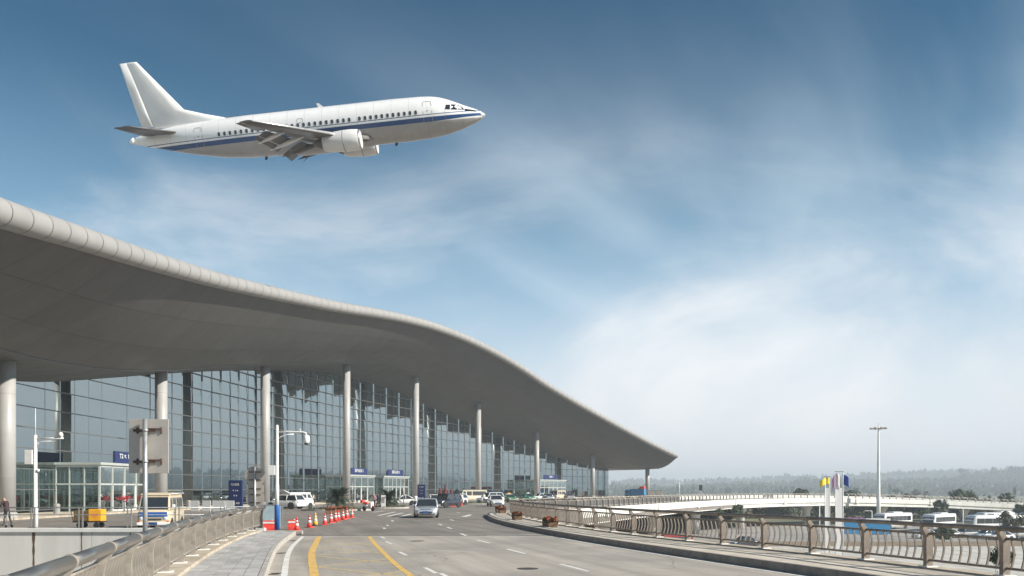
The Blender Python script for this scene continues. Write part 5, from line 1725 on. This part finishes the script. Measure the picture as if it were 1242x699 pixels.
def totem(label, px, py, w, h, loc=None):
    g = G(px, py) if loc is None else loc
    t = thing('sign_totem', label, 'sign', (g[0], g[1], 0), R(-4))
    obj('base', MB().box((0, 0, .06), (w * 1.15, .6, .12)), GREY, t)
    obj('panel', MB().box((0, 0, .1 + h / 2), (w, .24, h)), NAVY, t, bevel=.02)
    for z, s_, tx in ((h * .90, .17, 'T2 \u51fa\u53d1'), (h * .74, .17, '\u2191 1-4'), (h * .60, .17, '\u2191 P'), (h * .40, .14, '\u56fd\u5185  \u56fd\u9645'), (h * .26, .14, '\u5230\u8fbe')):
        me = textmesh(tx, s_ * (w / .95))
        me.transform(Matrix(((1, 0, 0, 0), (0, 0, -1, -.125), (0, 1, 0, z + .05), (0, 0, 0, 1))))
        obj('lettering', me, WHITE, t)
    return t


g = at(286, 600, 62)
totem('blue direction totem with white lettering left of the round sign backs', 0, 0, 1.05, 2.8, (g.x, 62))
g = G(509, 615.3)
totem('blue direction totem left of the fifth column, behind the silver-white sedan', 0, 0, 1.0, 2.75, (g.x, g.y + 2))
for px, lb in ((236.5, 'white notice board, leftmost of four behind the minibus'), (250.5, 'white notice board, second of four'), (265.5, 'widest white notice board, third of four'), (279, 'white notice board, rightmost of four, under the blue totem')):
    b = at(px, 600, 58)
    t = thing('notice_board', lb, 'notice board', (b.x, 58, 0), R(-8), 'white notice boards')
    w = .62 if px != 265.5 else .95
    obj('board', MB().box((0, 0, 1.05), (w, .04, .75)), WHITE, t, bevel=.01)
    for q in (-1, 1):
        obj('leg', MB().box((q * w * .42, .0, .36), (.05, .05, .66)), GALV, t)
        obj('foot', MB().box((q * w * .42, .0, .02), (.06, .5, .04)), GALV, t)
# white bench-like barrier right of the totem
b = at(290, 610, 55)
t = thing('low_barrier', 'low white pipe barrier in front of the blue totem', 'barrier', (b.x, 55, 0))
obj('rail', MB().tube([(-.8, 0, 0), (-.8, 0, .95), (-.7, 0, 1.05), (.9, 0, 1.05), (1.0, 0, .95), (1.0, 0, 0)], .035, 10), WHITE, t)
obj('panel', MB().box((.1, 0, .78), (1.66, .03, .4)), WHITE, t)

g = G(447, 620)
t = thing('motor_scooter', 'white and red motor scooter parked left of the second palm bed', 'scooter', (g.x, g.y, 0), R(-35))
for x in (-.6, .6):
    wheel(t, x, 0, .25, .1, 1)
obj('body', MB().tube([(-.78, 0, .62), (-.5, 0, .62), (-.25, 0, .45), (.1, 0, .30), (.38, 0, .34), (.5, 0, .6), (.45, 0, .95)], [.1, .17, .17, .11, .12, .13, .07], 12), WHITEM, t)
obj('seat', MB().tube([(-.75, 0, .82), (-.4, 0, .82), (-.1, 0, .78)], [.08, .13, .10], 10), REDP, t)
obj('front_shield', MB().box((.5, 0, .62), (.08, .42, .6)), WHITEM, t, bevel=.03)
obj('handlebar', MB().tube([(.36, -.34, 1.05), (.45, 0, 1.0), (.36, .34, 1.05)], .025, 8), DARK, t)
obj('fork', MB().tube([(.5, 0, .6), (.6, 0, .25)], .04, 8), DARK, t)
obj('mudguard', MB().tube([(.42, 0, .5), (.6, 0, .53), (.8, 0, .42)], .07, 8), REDP, t)
obj('tail_box', MB().box((-.86, 0, .98), (.34, .38, .3)), REDP, t, bevel=.04)
obj('headlight', MB().lathe([(0, .06), (.08, .04), (.09, 0)], 12, (.52, 0, .92), 'x'), LAMPG, t)

# folded red parasols on a small stand with plants
g = G(540, 613.5)
for i, (dx_, h, lb) in enumerate(((-.8, 2.5, 'folded dark red parasol, left of three'), (-.1, 3.0, 'tallest folded red parasol, in the middle'), (.7, 2.4, 'folded dark red parasol, right of three'))):
    t = thing('folded_parasol', lb + ' beside the cream minibus', 'parasol', (g.x + dx_, g.y + 1 + .3 * i, 0), 0, 'folded parasols')
    obj('base', MB().lathe([(.3, 0), (.3, .08), (.05, .12)], 16), CONC, t)
    obj('pole', MB().tube([(0, 0, .1), (0, 0, h)], .03, 8), WHITE, t)
    m = MB(); n = 20; rings = []
    for z, r_ in ((.7, .32), (.85, .36), (1.4, .27), (1.9, .17), (h - .1, .07), (h, .02)):
        rings.append([((r_ * (1 + .28 * (k % 2))) * math.cos(2 * math.pi * k / n), (r_ * (1 + .28 * (k % 2))) * math.sin(2 * math.pi * k / n), z) for k in range(n)])
    m.loft(rings, True, False)
    obj('canopy', m, mat('red canvas', (.17, .03, .035), .8, var=.2, scale=4), t)
g = G(549, 614.5)
barrier('small red barrier in front of the folded parasols', (g.x, g.y, 0), R(20))
g = G(557, 613.8)
barrier('small red barrier left of the shrub bed', (g.x, g.y, 0), R(-10))

# yellow cargo tricycle and luggage trolley on the left
b = at(111, 640, 47.2)
t = thing('cargo_cart', 'yellow box cart on two wheels behind the left wall railing', 'cart', (b.x, 47.2, 0), R(4))
obj('yellow_box', MB().box((.32, 0, .74), (.72, .7, .68)), YELLOW, t, bevel=.03)
obj('brown_box', MB().box((-.46, 0, .70), (.8, .66, .6)), mat('brown tarpaulin', (.16, .10, .04), .8, var=.3, scale=5), t, bevel=.05)
obj('chassis', MB().box((-.1, 0, .36), (1.7, .5, .06)), DARK, t)
for x in (.42, -.52):
    for sy in (-1, 1):
        wheel(t, x, sy * .34, .17, .04, sy)
obj('handle', MB().tube([(-.92, -.2, .4), (-1.05, -.2, .95), (-1.05, .2, .95), (-.92, .2, .4)], .02, 8), DARK, t)
lb_ = 'dark print'
obj('printed_mark', MB().box((.32, -.353, .78), (.34, .006, .10)).box((.32, -.353, .66), (.22, .006, .05)), ORANGE, t)
b = at(3, 640, 47.5)
t = thing('luggage_trolley', 'grey wire luggage trolley at the left edge', 'trolley', (b.x, 47.5, 0), R(-5))
fr = MB()
for y in (-.28, .28):
    fr.tube([(-.5, y, .2), (.45, y, .2), (.55, y, .95)], .02, 8)
    for x in np.linspace(-.45, .45, 7):
        fr.tube([(x, y, .2), (x, y, .72)], .008, 5)
    fr.tube([(-.5, y, .72), (.5, y, .72)], .014, 6)
for x in (-.5, -.2, .1, .4):
    fr.tube([(x, -.28, .2), (x, .28, .2)], .012, 6)
obj('frame', fr, GALV, t)
obj('handle', MB().tube([(.55, -.3, .95), (.55, .3, .95)], .025, 8), DARK, t)
for x, y in ((-.4, -.25), (-.4, .25), (.4, -.25), (.4, .25)):
    wheel(t, x, y, .08, .04, 1)
# stanchion posts and queue bins by the first entrance
for px, lb in ((26, 'grey litter bin beside the first column, leftmost'), (96, 'grey litter bin by the entrance glass, second from left'), (205, 'grey litter bin right of the second column')):
    Y = 70 if px < 60 else (78 if px < 150 else 92)
    b = at(px, 600, Y)
    t = thing('litter_bin', lb, 'litter bin', (b.x + (2.2 if px > 60 else 3.0), Y, 0), 0, 'litter bins on the pavement')
    obj('body', MB().lathe([(.24, .02), (.26, .1), (.26, .85), (.28, .9)], 16), GREY, t)
    obj('lid', MB().lathe([(.28, .9), (.2, 1.0), (0, 1.03)], 16), STEELP, t)
# red door decals on the first entrance are part of the place: small red flower stands
for px, lb in ((139, 'red flower stand left in the first doorway'), (167, 'red flower stand right in the first doorway')):
    b = at(px, 604, 78 if px < 150 else 83)
    t = thing('flower_stand', lb, 'flower stand', (b.x + .9, b.y, .15), 0, 'red flower stands')
    obj('stand', MB().lathe([(.2, 0), (.06, .1), (.05, .9), (.18, 1.0)], 12), DARK, t)
    m = MB(); rnd = random.Random(px)
    for i in range(160):
        p = Vector((rnd.gauss(0, .22), rnd.gauss(0, .22), 1.2 + rnd.gauss(0, .14))); s_ = .06
        n_ = Vector((rnd.uniform(-1, 1), rnd.uniform(-1, 1), rnd.uniform(-.2, 1))).normalized(); a = n_.orthogonal().normalized() * s_; c_ = n_.cross(a)
        m.add([p - a, p + c_, p + a, p - c_], [(0, 1, 2, 3)])
    obj('flowers', m, mat('red petals', (.5, .03, .05), .7, var=.3, scale=20), t)
# slim lamp posts on the forecourt
for px, Y, h, lb in ((427.5, 120, 3.4, 'slim grey lamp post between the first palm and the third column'), (489.5, 104, 3.2, 'slim white lamp post in front of the white hatchback'), (515.5, 112, 3.0, 'slim dark post right of the far blue totem')):
    b = at(px, 600, Y)
    t = thing('slim_post', lb, 'post', (b.x, Y, 0))
    obj('pole', MB().tube([(0, 0, 0), (0, 0, h)], [.06, .045], 10), GALV, t)
    obj('head', MB().box((.12, 0, h + .03), (.4, .14, .1)), GREY, t, bevel=.02)
# ================================================================ LOWER LEVEL AND BACKGROUND AT RIGHT
z1 = LOW + .004
struct('plaza', MB().prism([(14, 66), (110, 66), (110, 119), (20, 119)], LOW - .2, LOW + .012), mat('pale plaza paving', (.52, .50, .455), .85, var=.12, scale=.6, dirt=.3))
struct('red_paving', MB().prism([(40, 50), (80, 50), (80, 78), (44, 78)], LOW - .2, LOW + .020), mat('red brick paving', (.27, .15, .145), .85, var=.2, scale=1.0))
struct('verge', MB().prism([(20, 119.2), (130, 119.2), (130, 130), (20, 130)], LOW - .2, LOW + .016), SOIL)
struct('car_park', MB().prism([(-30, 130.3), (190, 130.3), (190, 186), (-30, 186)], LOW - .2, LOW + .012), LOWROAD)
struct('service_road', MB().prism([(5, 78), (13.8, 66), (19.8, 118.8), (19.8, 130), (-8, 130), (-14, 90)], LOW - .2, LOW + .014), LOWROAD)
struct('left_ramp', MB().prism([(-70, -20), (1, -20), (-13.8, 43.4), (-70, 43.4)], LOW - .2, LOW + .012), LOWROAD)
# paving joints of the plaza drawn as real strips
for i in range(18):
    y = 67.5 + i * 2.9
    obj('paving_joint', MB().box((62, y, LOW + .016), (95, .09, .008)), GREY, bpy.data.objects['plaza'])
for i in range(22):
    x_ = 20 + i * 4.0
    obj('paving_joint', MB().box((x_, 92, LOW + .0165), (.09, 51, .008)), GREY, bpy.data.objects['plaza'])


# ---------------------------------------------------------------- trees
def crown_mesh(seed, n, nm, sq=1.0, clumps=16, leaf=.07, sparse=0.0):
    """unit crown: radius about 1, centred at z=1; leaf faces gathered in clumps"""
    rnd = random.Random(seed)
    cs = []
    for i in range(clumps):
        a, zq = rnd.uniform(0, 2 * math.pi), rnd.uniform(-.75, .9)
        k = math.sqrt(1 - zq * zq * .8) * rnd.uniform(.35, .82)
        cs.append((Vector((k * math.cos(a), k * math.sin(a), 1 + zq * .72 * sq)), rnd.uniform(.22, .42)))
    m = MB()
    for i in range(n):
        c, r_ = rnd.choice(cs)
        d = Vector((rnd.gauss(0, 1), rnd.gauss(0, 1), rnd.gauss(0, 1))).normalized()
        p = c + d * r_ * rnd.uniform(.55, 1.08)
        nn = (d + Vector((rnd.uniform(-.7, .7), rnd.uniform(-.7, .7), rnd.uniform(-.2, .9)))).normalized()
        s_ = leaf * rnd.uniform(.7, 1.4)
        a = nn.orthogonal().normalized()
        a = (Matrix.Rotation(rnd.uniform(0, 6.28), 3, nn) @ a) * s_
        b_ = nn.cross(a) * .65
        m.add([p - a, p + b_, p + a, p - b_], [(0, 1, 2, 3)])
    return m.mesh(nm)


def trunk_mesh(seed, bare=False):
    rnd = random.Random(seed)
    m = MB().tube([(0, 0, -.9), (.02, .01, -.1), (-.02, .02, .55), (.02, 0, 1.0)], [.075, .06, .045, .02], 8)
    for i in range(9 if not bare else 46):
        z = rnd.uniform(.0, .7); a = rnd.uniform(0, 6.28); L = rnd.uniform(.45, .85)
        e = rnd.uniform(.35, 1.1)
        p0 = Vector((0, 0, z)); d = Vector((math.cos(a) * math.cos(e), math.sin(a) * math.cos(e), math.sin(e)))
        p1 = p0 + d * L * .5; p2 = p1 + (d + Vector((0, 0, .25))) * L * .45
        m.tube([p0, p1, p2], [.03, .018, .006], 5)
        for q in range(0 if not bare else 5):
            r0 = p0.lerp(p2, rnd.uniform(.35, 1)); dd = (d + Vector((rnd.uniform(-.8, .8), rnd.uniform(-.8, .8), rnd.uniform(0, .6)))).normalized()
            m.tube([r0, r0 + dd * .22, r0 + dd * .42 + Vector((0, 0, .05))], [.009, .006, .003], 4, False)
    return m.mesh('trunk')


CROWNS = {}
for nm, sd_, n, sq, cl, lf, mt in (('round', 1, 2600, 1.0, 22, .075, 0), ('mid', 2, 2200, 1.05, 16, .08, 1), ('loose', 3, 1500, 1.2, 13, .075, 2), ('olive', 4, 1800, .95, 15, .085, 3), ('broad', 5, 2400, .75, 18, .08, 1)):
    me = crown_mesh(sd_, n, 'crown', sq, cl, lf)
    me.materials.append(LEAFS[mt]); CROWNS[nm] = me
TRUNKS = [trunk_mesh(11), trunk_mesh(12)]
BARE = trunk_mesh(13, True)
for q in TRUNKS + [BARE]: q.materials.append(BARK)


def tree(kind, label, base, h, r, rz=0.0, name='tree', group=None):
    """h total height, r crown radius"""
    t = thing(name, label, 'tree' if name != 'shrub' else 'shrub', base, rz, group)
    zc_ = h - r * 1.75
    if kind == 'bare':
        o = obj('trunk', BARE, None, t); o.scale = (r, r, h / 2.4); o.location = (0, 0, h / 2.4 * .9)
        return t
    o = obj('crown', CROWNS[kind], None, t); o.scale = (r, r, r * .98); o.location = (0, 0, max(-.1 * r, zc_))
    o = obj('trunk', TRUNKS[int(abs(base[0])) % 2], None, t)
    s_ = max(.15, (zc_ + r) / 1.9)
    o.scale = (r * .9, r * .9, s_); o.location = (0, 0, s_ * .9)
    return t


def hill(x, y):
    """ground height of the hills"""
    h = 0
    f1 = np.interp(x, [-1200, 230, 600, 820, 950, 1120, 1280, 1500, 2100], [4, 7, 18, 23, 40, 54, 52, 60, 54])
    k1 = np.interp(y, [980, 1120, 1600, 2000], [0, .30, 1.0, .95])
    f1 = f1 * k1 * np.interp(y, [900, 980], [0, 1])
    f2 = np.interp(x, [-900, 300, 700, 1200, 1800, 2600], [14, 24, 34, 42, 48, 50]) * np.interp(y, [1900, 2350, 2800], [0, 1, .9])
    w = 2.2 * math.sin(x * .013 + y * .004) + 1.6 * math.sin(x * .031 + 2) + 1.2 * math.sin(x * .067 + y * .02)
    return max(f1, f2) + w * k1


m = MB()
gx = np.arange(-900, 3500, 40.0); gy = np.concatenate([np.arange(920, 1700, 36.0), np.arange(1700, 2900, 70.0)])
vs = [(x, y, LOW - .6 + hill(x, y)) for y in gy for x in gx]
nx_ = len(gx)
m.add(vs, [(j * nx_ + i, j * nx_ + i + 1, (j + 1) * nx_ + i + 1, (j + 1) * nx_ + i) for j in range(len(gy) - 1) for i in range(nx_ - 1)], True)
struct('hills', m, mat('wooded hillside', (.060, .080, .045), .95, var=.45, scale=.03, bump=.5))
# far-off wood: small tree crowns all over the hills, one mass
rnd = random.Random(21)
m = MB()
base = crown_mesh(31, 110, 'tuft', 1.1, 7, .30)
bv = [v_.co.copy() for v_ in base.vertices]; bf = [tuple(p.vertices) for p in base.polygons]
bpy.data.meshes.remove(base)
for i in range(4200):
    y = rnd.choice((rnd.uniform(1000, 1650), rnd.uniform(1450, 1640), rnd.uniform(2150, 2500)))
    x = rnd.choice((rnd.uniform(.12, .72), rnd.uniform(.12, .72), rnd.uniform(.72, 1.5))) * y
    r_ = rnd.uniform(3.2, 6.6) * (1 if y < 1800 else 1.4); s_ = rnd.uniform(.8, 1.5)
    a = rnd.uniform(0, 6.28); ca, sa = math.cos(a), math.sin(a)
    z = LOW - .6 + hill(x, y) - r_ * .3
    m.add([((v_.x * ca - v_.y * sa) * r_ + x, (v_.x * sa + v_.y * ca) * r_ + y, v_.z * r_ * s_ + z) for v_ in bv], bf)
tag(obj('distant_wood', m, LEAFS[1]), 'grey-green wood covering the distant hills', 'wood', kind='stuff')


def gz(x, y): return LOW + (hill(x, y) - .6 if y > 900 else 0)


def tree_px(kind, px, top, Y, wpx, label, name='tree', grp=None, base=None):
    x = (px - CX) / F * Y
    zb = gz(x, Y) if base is None else base
    h = EYE + (HZ - top) / F * Y - zb
    return tree(kind, label, (x, Y, zb), h, wpx * (.68 if 450 < Y < 900 else .85) / F * Y / 2, random.uniform(0, 6), name, grp)


tree_px('loose', 1170, 572.0, 1560, 21, 'large round pale tree standing up on the hill crest')
tree_px('round', 1142, 606.3, 188, 21, 'dark round tree in front of the viaduct above the second coach')
tree_px('bare', 1094, 594, 570, 9, 'thin bare tree behind the viaduct, between the two olive trees')
tree_px('bare', 1079, 586, 798, 11, 'tall bare tree right of the floodlight mast, behind the viaduct')
tree_px('olive', 1087, 592, 627, 12, 'bushy olive tree behind the viaduct right of the mast')
tree_px('olive', 1112, 593, 608, 17, 'broad olive tree behind the viaduct between mast and dark tree')
tree_px('bare', 1122, 594.5, 570, 14, 'bare tree behind the viaduct near the dark round tree')
tree_px('round', 1171, 596.5, 494, 13, 'small dark tree behind the viaduct at right')
tree_px('round', 1200, 601, 484, 7, 'smallest dark tree behind the viaduct at right')
tree_px('bare', 1231, 588, 494, 9, 'bare tree near the right edge above the viaduct')
tree_px('olive', 1028, 588, 798, 12, 'olive tree behind the flags on the viaduct skyline')
tree_px('mid', 1038, 592, 684, 12, 'green tree right of the blue flag behind the viaduct')
tree_px('round', 883, 592, 988, 11, 'lone round tree behind the viaduct left of the flags')
tree_px('round', 1238, 612, 176, 24, 'dark tree at the right edge under the viaduct')
tree_px('mid', 896, 613, 150, 22, 'green bushy tree under the viaduct left of the pier')
tree_px('mid', 872, 618, 135, 20, 'green tree in front of the viaduct girder, leftmost')
under = [('olive', 925, 616, 236, 26), ('mid', 975, 615, 240, 30), ('olive', 1000, 617, 238, 26), ('mid', 1030, 616, 244, 28), ('olive', 1056, 614, 240, 26), ('mid', 1080, 616, 236, 24), ('olive', 1102, 613, 240, 28), ('broad', 1124, 617, 232, 24), ('mid', 1165, 615, 236, 30), ('olive', 1190, 617, 232, 28), ('mid', 1218, 616, 236, 26), ('broad', 950, 618, 234, 24)]
nm_ = {'olive': 'olive', 'mid': 'green', 'broad': 'broad green'}
for i, (k_, px, top, Y, w) in enumerate(sorted(under, key=lambda q: q[1])):
    ordn = ['first', 'second', 'third', 'fourth', 'fifth', 'sixth', 'seventh', 'eighth', 'ninth', 'tenth', 'eleventh', 'twelfth'][i]
    tree_px(k_, px, top - 1.5 + (i * 7 % 4), Y, w * 1.55, '%s bushy tree under the viaduct, %s from the left in the row' % (nm_[k_], ordn), grp='trees under the viaduct')
tree_px('broad', 1214, 662.5, 41, 38, 'leafy shrub top close behind the railing at the right edge', 'shrub', base=LOW)
tree_px('broad', 1145, 637, 118, 30, 'dark shrub on the verge in front of the second coach', 'shrub')
tree_px('olive', 1228, 619, 148, 36, 'dark tree in front of the rightmost coach')
for px, Y, w, lb in ((1020, 66, 26, 'clipped shrub with pale blossoms behind the railing below the flags'), (1004, 66, 20, 'smaller clipped shrub left of the blossoming one')):
    x = (px - CX) / F * Y
    tree('broad', lb, (x, Y, LOW), 1.3, w / F * Y / 2, 0, 'shrub')

# belt of low growth behind the trees under the viaduct, one mass
m = MB(); rnd = random.Random(77)
for i in range(15000):
    x, y = rnd.uniform(25, 215), rnd.uniform(232, 300)
    hh = 2.2 + 1.3 * math.sin(x * .11 + y * .05) + 1.0 * math.sin(x * .31 + 1)
    p = Vector((x, y, LOW + abs(rnd.gauss(0, .55)) * max(.6, hh)))
    nn = Vector((rnd.uniform(-1, 1), rnd.uniform(-1, .3), rnd.uniform(.1, 1))).normalized(); s_ = rnd.uniform(.25, .6)
    a = nn.orthogonal().normalized() * s_; c_ = nn.cross(a) * .7
    m.add([p - a, p + c_, p + a, p - c_], [(0, 1, 2, 3)])
tag(obj('undergrowth', m, LEAFS[3]), 'tangled grey-green undergrowth beyond the viaduct piers', 'undergrowth', kind='stuff')

# ---------------------------------------------------------------- floodlight mast
b = at(1065.5, 600, 190)
t = thing('floodlight_mast', 'tall white floodlight mast with a ring of lamps', 'lamp mast', (b.x, 190, LOW))
top = at(1065.5, 520, 190).z - LOW
obj('pole', MB().lathe([(.50, 0), (.42, 6), (.30, 14), (.18, top - .2), (.16, top + .6)], 16), WHITE, t)
obj('ring', MB().lathe([(.95, top - .08), (1.0, top), (.95, top + .08), (.9, top)], 20), GREY, t)
for i in range(8):
    a = i * math.pi / 4
    ar = obj('arm', MB().tube([(0, 0, top), (1.3 * math.cos(a), 1.3 * math.sin(a), top + .1)], .05, 6), GREY, t)
    obj('lamp_head', MB().box((1.55 * math.cos(a), 1.55 * math.sin(a), top + .05), (.8, .55, .34), a), SIGNBACK, ar, bevel=.05)
obj('lightning_rod', MB().tube([(0, 0, top + .6), (0, 0, top + 1.5)], .03, 6), GREY, t)

# ---------------------------------------------------------------- banner pylons with flags
def flag(par, x, z, w, h, mt, seed):
    m = MB(); n = 7; rows = []
    for i in range(n + 1):
        u = i / n
        rows.append([(x + w * u, .10 * math.sin(u * 5 + seed) * (1 + u), z - v_ * h - u * u * h * .55 * (1 if seed else .6) + .04 * math.sin(v_ * 6 + u * 3)) for v_ in np.linspace(0, 1, 6)])
    o = skin(rows); o2 = obj('flag', o, mt, par)
    md = o2.modifiers.new('thickness', 'SOLIDIFY'); md.thickness = .015
    return o2


FY = mat('yellow flag cloth', (.80, .62, .02), .8, var=.1); FP = mat('pink flag cloth', (.55, .30, .48), .8, var=.15); FB = mat('blue flag cloth', (.02, .07, .36), .8, var=.1)
for px, top_px, w, Y, lb in ((1003.5, 578.5, .52, 95, 'slim white banner pylon with a yellow flag'), (1018, 572.5, .84, 93, 'wider white banner pylon with pink and blue flags')):
    b = at(px, 600, Y)
    t = thing('flag_pylon', lb, 'flag pylon', (b.x, Y, LOW), 0, 'flag pylons')
    H_ = at(px, top_px, Y).z - LOW
    hp = at(px, 592, Y).z - LOW
    for q in (-1, 1):
        obj('mast', MB().tube([(q * w / 2, 0, 0), (q * w / 2, 0, H_)], .05, 8), WHITE, t)
    obj('white_panel', MB().box((0, .02, hp / 2), (w - .1, .08, hp)), mat('white banner', (.72, .71, .70), .6, var=.06, dirt=.1), t)
    obj('head_bar', MB().box((0, 0, H_ + .02), (w + .12, .12, .1)), GREY, t)
    if w < .7:
        flag(t, w / 2, H_ - .1, -1.15, .75, FY, 1)
    else:
        flag(t, -w / 2 + .02, H_ - .2, -.02 - .35, 1.3, FP, 2)
        flag(t, w / 2 - .05, H_ - .3, .62, 1.15, FB, 0)
        flag(t, -w / 2 + .05, H_ - .15, .55, 1.5, mat('pale flag cloth', (.62, .60, .58), .8, var=.12), 3)

# ---------------------------------------------------------------- blue billboard and small lamp posts
b = at(1052, 600, 110)
t = thing('billboard', 'long bright blue hoarding on posts behind the railing right of the flags', 'billboard', (b.x, 110, LOW), R(-3))
zt, zb_ = at(1052, 632, 110).z - LOW, at(1052, 648, 110).z - LOW
obj('panel', MB().box((0, 0, (zt + zb_) / 2), (6.0, .12, zt - zb_)), CYANB, t)
obj('header', MB().box((-1.6, .02, zt + .25), (2.4, .1, .36)), mat('lilac panel', (.34, .14, .36), .6, var=.1), t)
obj('header_white', MB().box((1.4, .02, zt + .2), (3.2, .1, .26)), WHITE, t)
for x in (-2.6, 0, 2.6):
    obj('post', MB().box((x, .12, zb_ / 2 + .3), (.12, .12, zb_ + .6)), GALV, t)
for px, Y, top_px, lb in ((994, 128, 612, 'small white lamp post left of the yellow flag'), (1057.5, 150, 620, 'small white lamp post right of the billboard'), (1168, 150, 617, 'small white lamp post between the coaches'), (824, 190, 585, 'faint white lamp post on the far side of the viaduct')):
    b = at(px, 600, Y)
    zb_ = LOW if Y < 189 else 0
    t = thing('small_lamp_post', lb, 'lamp post', (b.x, Y, zb_))
    h = at(px, top_px, Y).z - zb_
    obj('pole', MB().tube([(0, 0, 0), (0, 0, h)], [.10, .07], 8), WHITE, t)
    obj('arm', MB().tube([(0, 0, h), (-.7, 0, h + .05)], .05, 6), WHITE, t)
    obj('lamp_head', MB().box((-.95, 0, h + .03), (.7, .25, .12)), WHITE, t, bevel=.03)
# dark road sign on the viaduct
i = int(np.argmin(np.abs(RP[:, 0] / RP[:, 1] - (857 - CX) / F) + (RP[:, 1] < 100) * 9))
px_, py_ = RP[i]
t = thing('road_sign', 'small dark sign on a pole at the viaduct railing', 'sign', (px_ - RN[i][0], py_ - RN[i][1], VZ(px_) + .2))
obj('pole', MB().tube([(0, 0, 0), (0, 0, 2.4)], .05, 8), GALV, t)
obj('panel', MB().box((0, -.06, 2.35), (.55, .06, 1.0)), DARK, t, bevel=.04)
# ================================================================ HAZE
hz_ = MB().box((0, 1400, 34.0), (7600, 5600, 83.0))
hm = bpy.data.materials.new('haze')
hm.use_nodes = True
hm.node_tree.nodes.clear()
pv = N(hm.node_tree, 'ShaderNodeVolumePrincipled')
pv.inputs['Color'].default_value = (0.82, 0.92, 1.0, 1)
pv.inputs['Density'].default_value = 0.00058
ho = N(hm.node_tree, 'ShaderNodeOutputMaterial')
hm.node_tree.links.new(pv.outputs[0], ho.inputs['Volume'])
tag(obj('haze', hz_, hm), 'pale haze in the air over the whole airport', 'haze', kind='stuff')
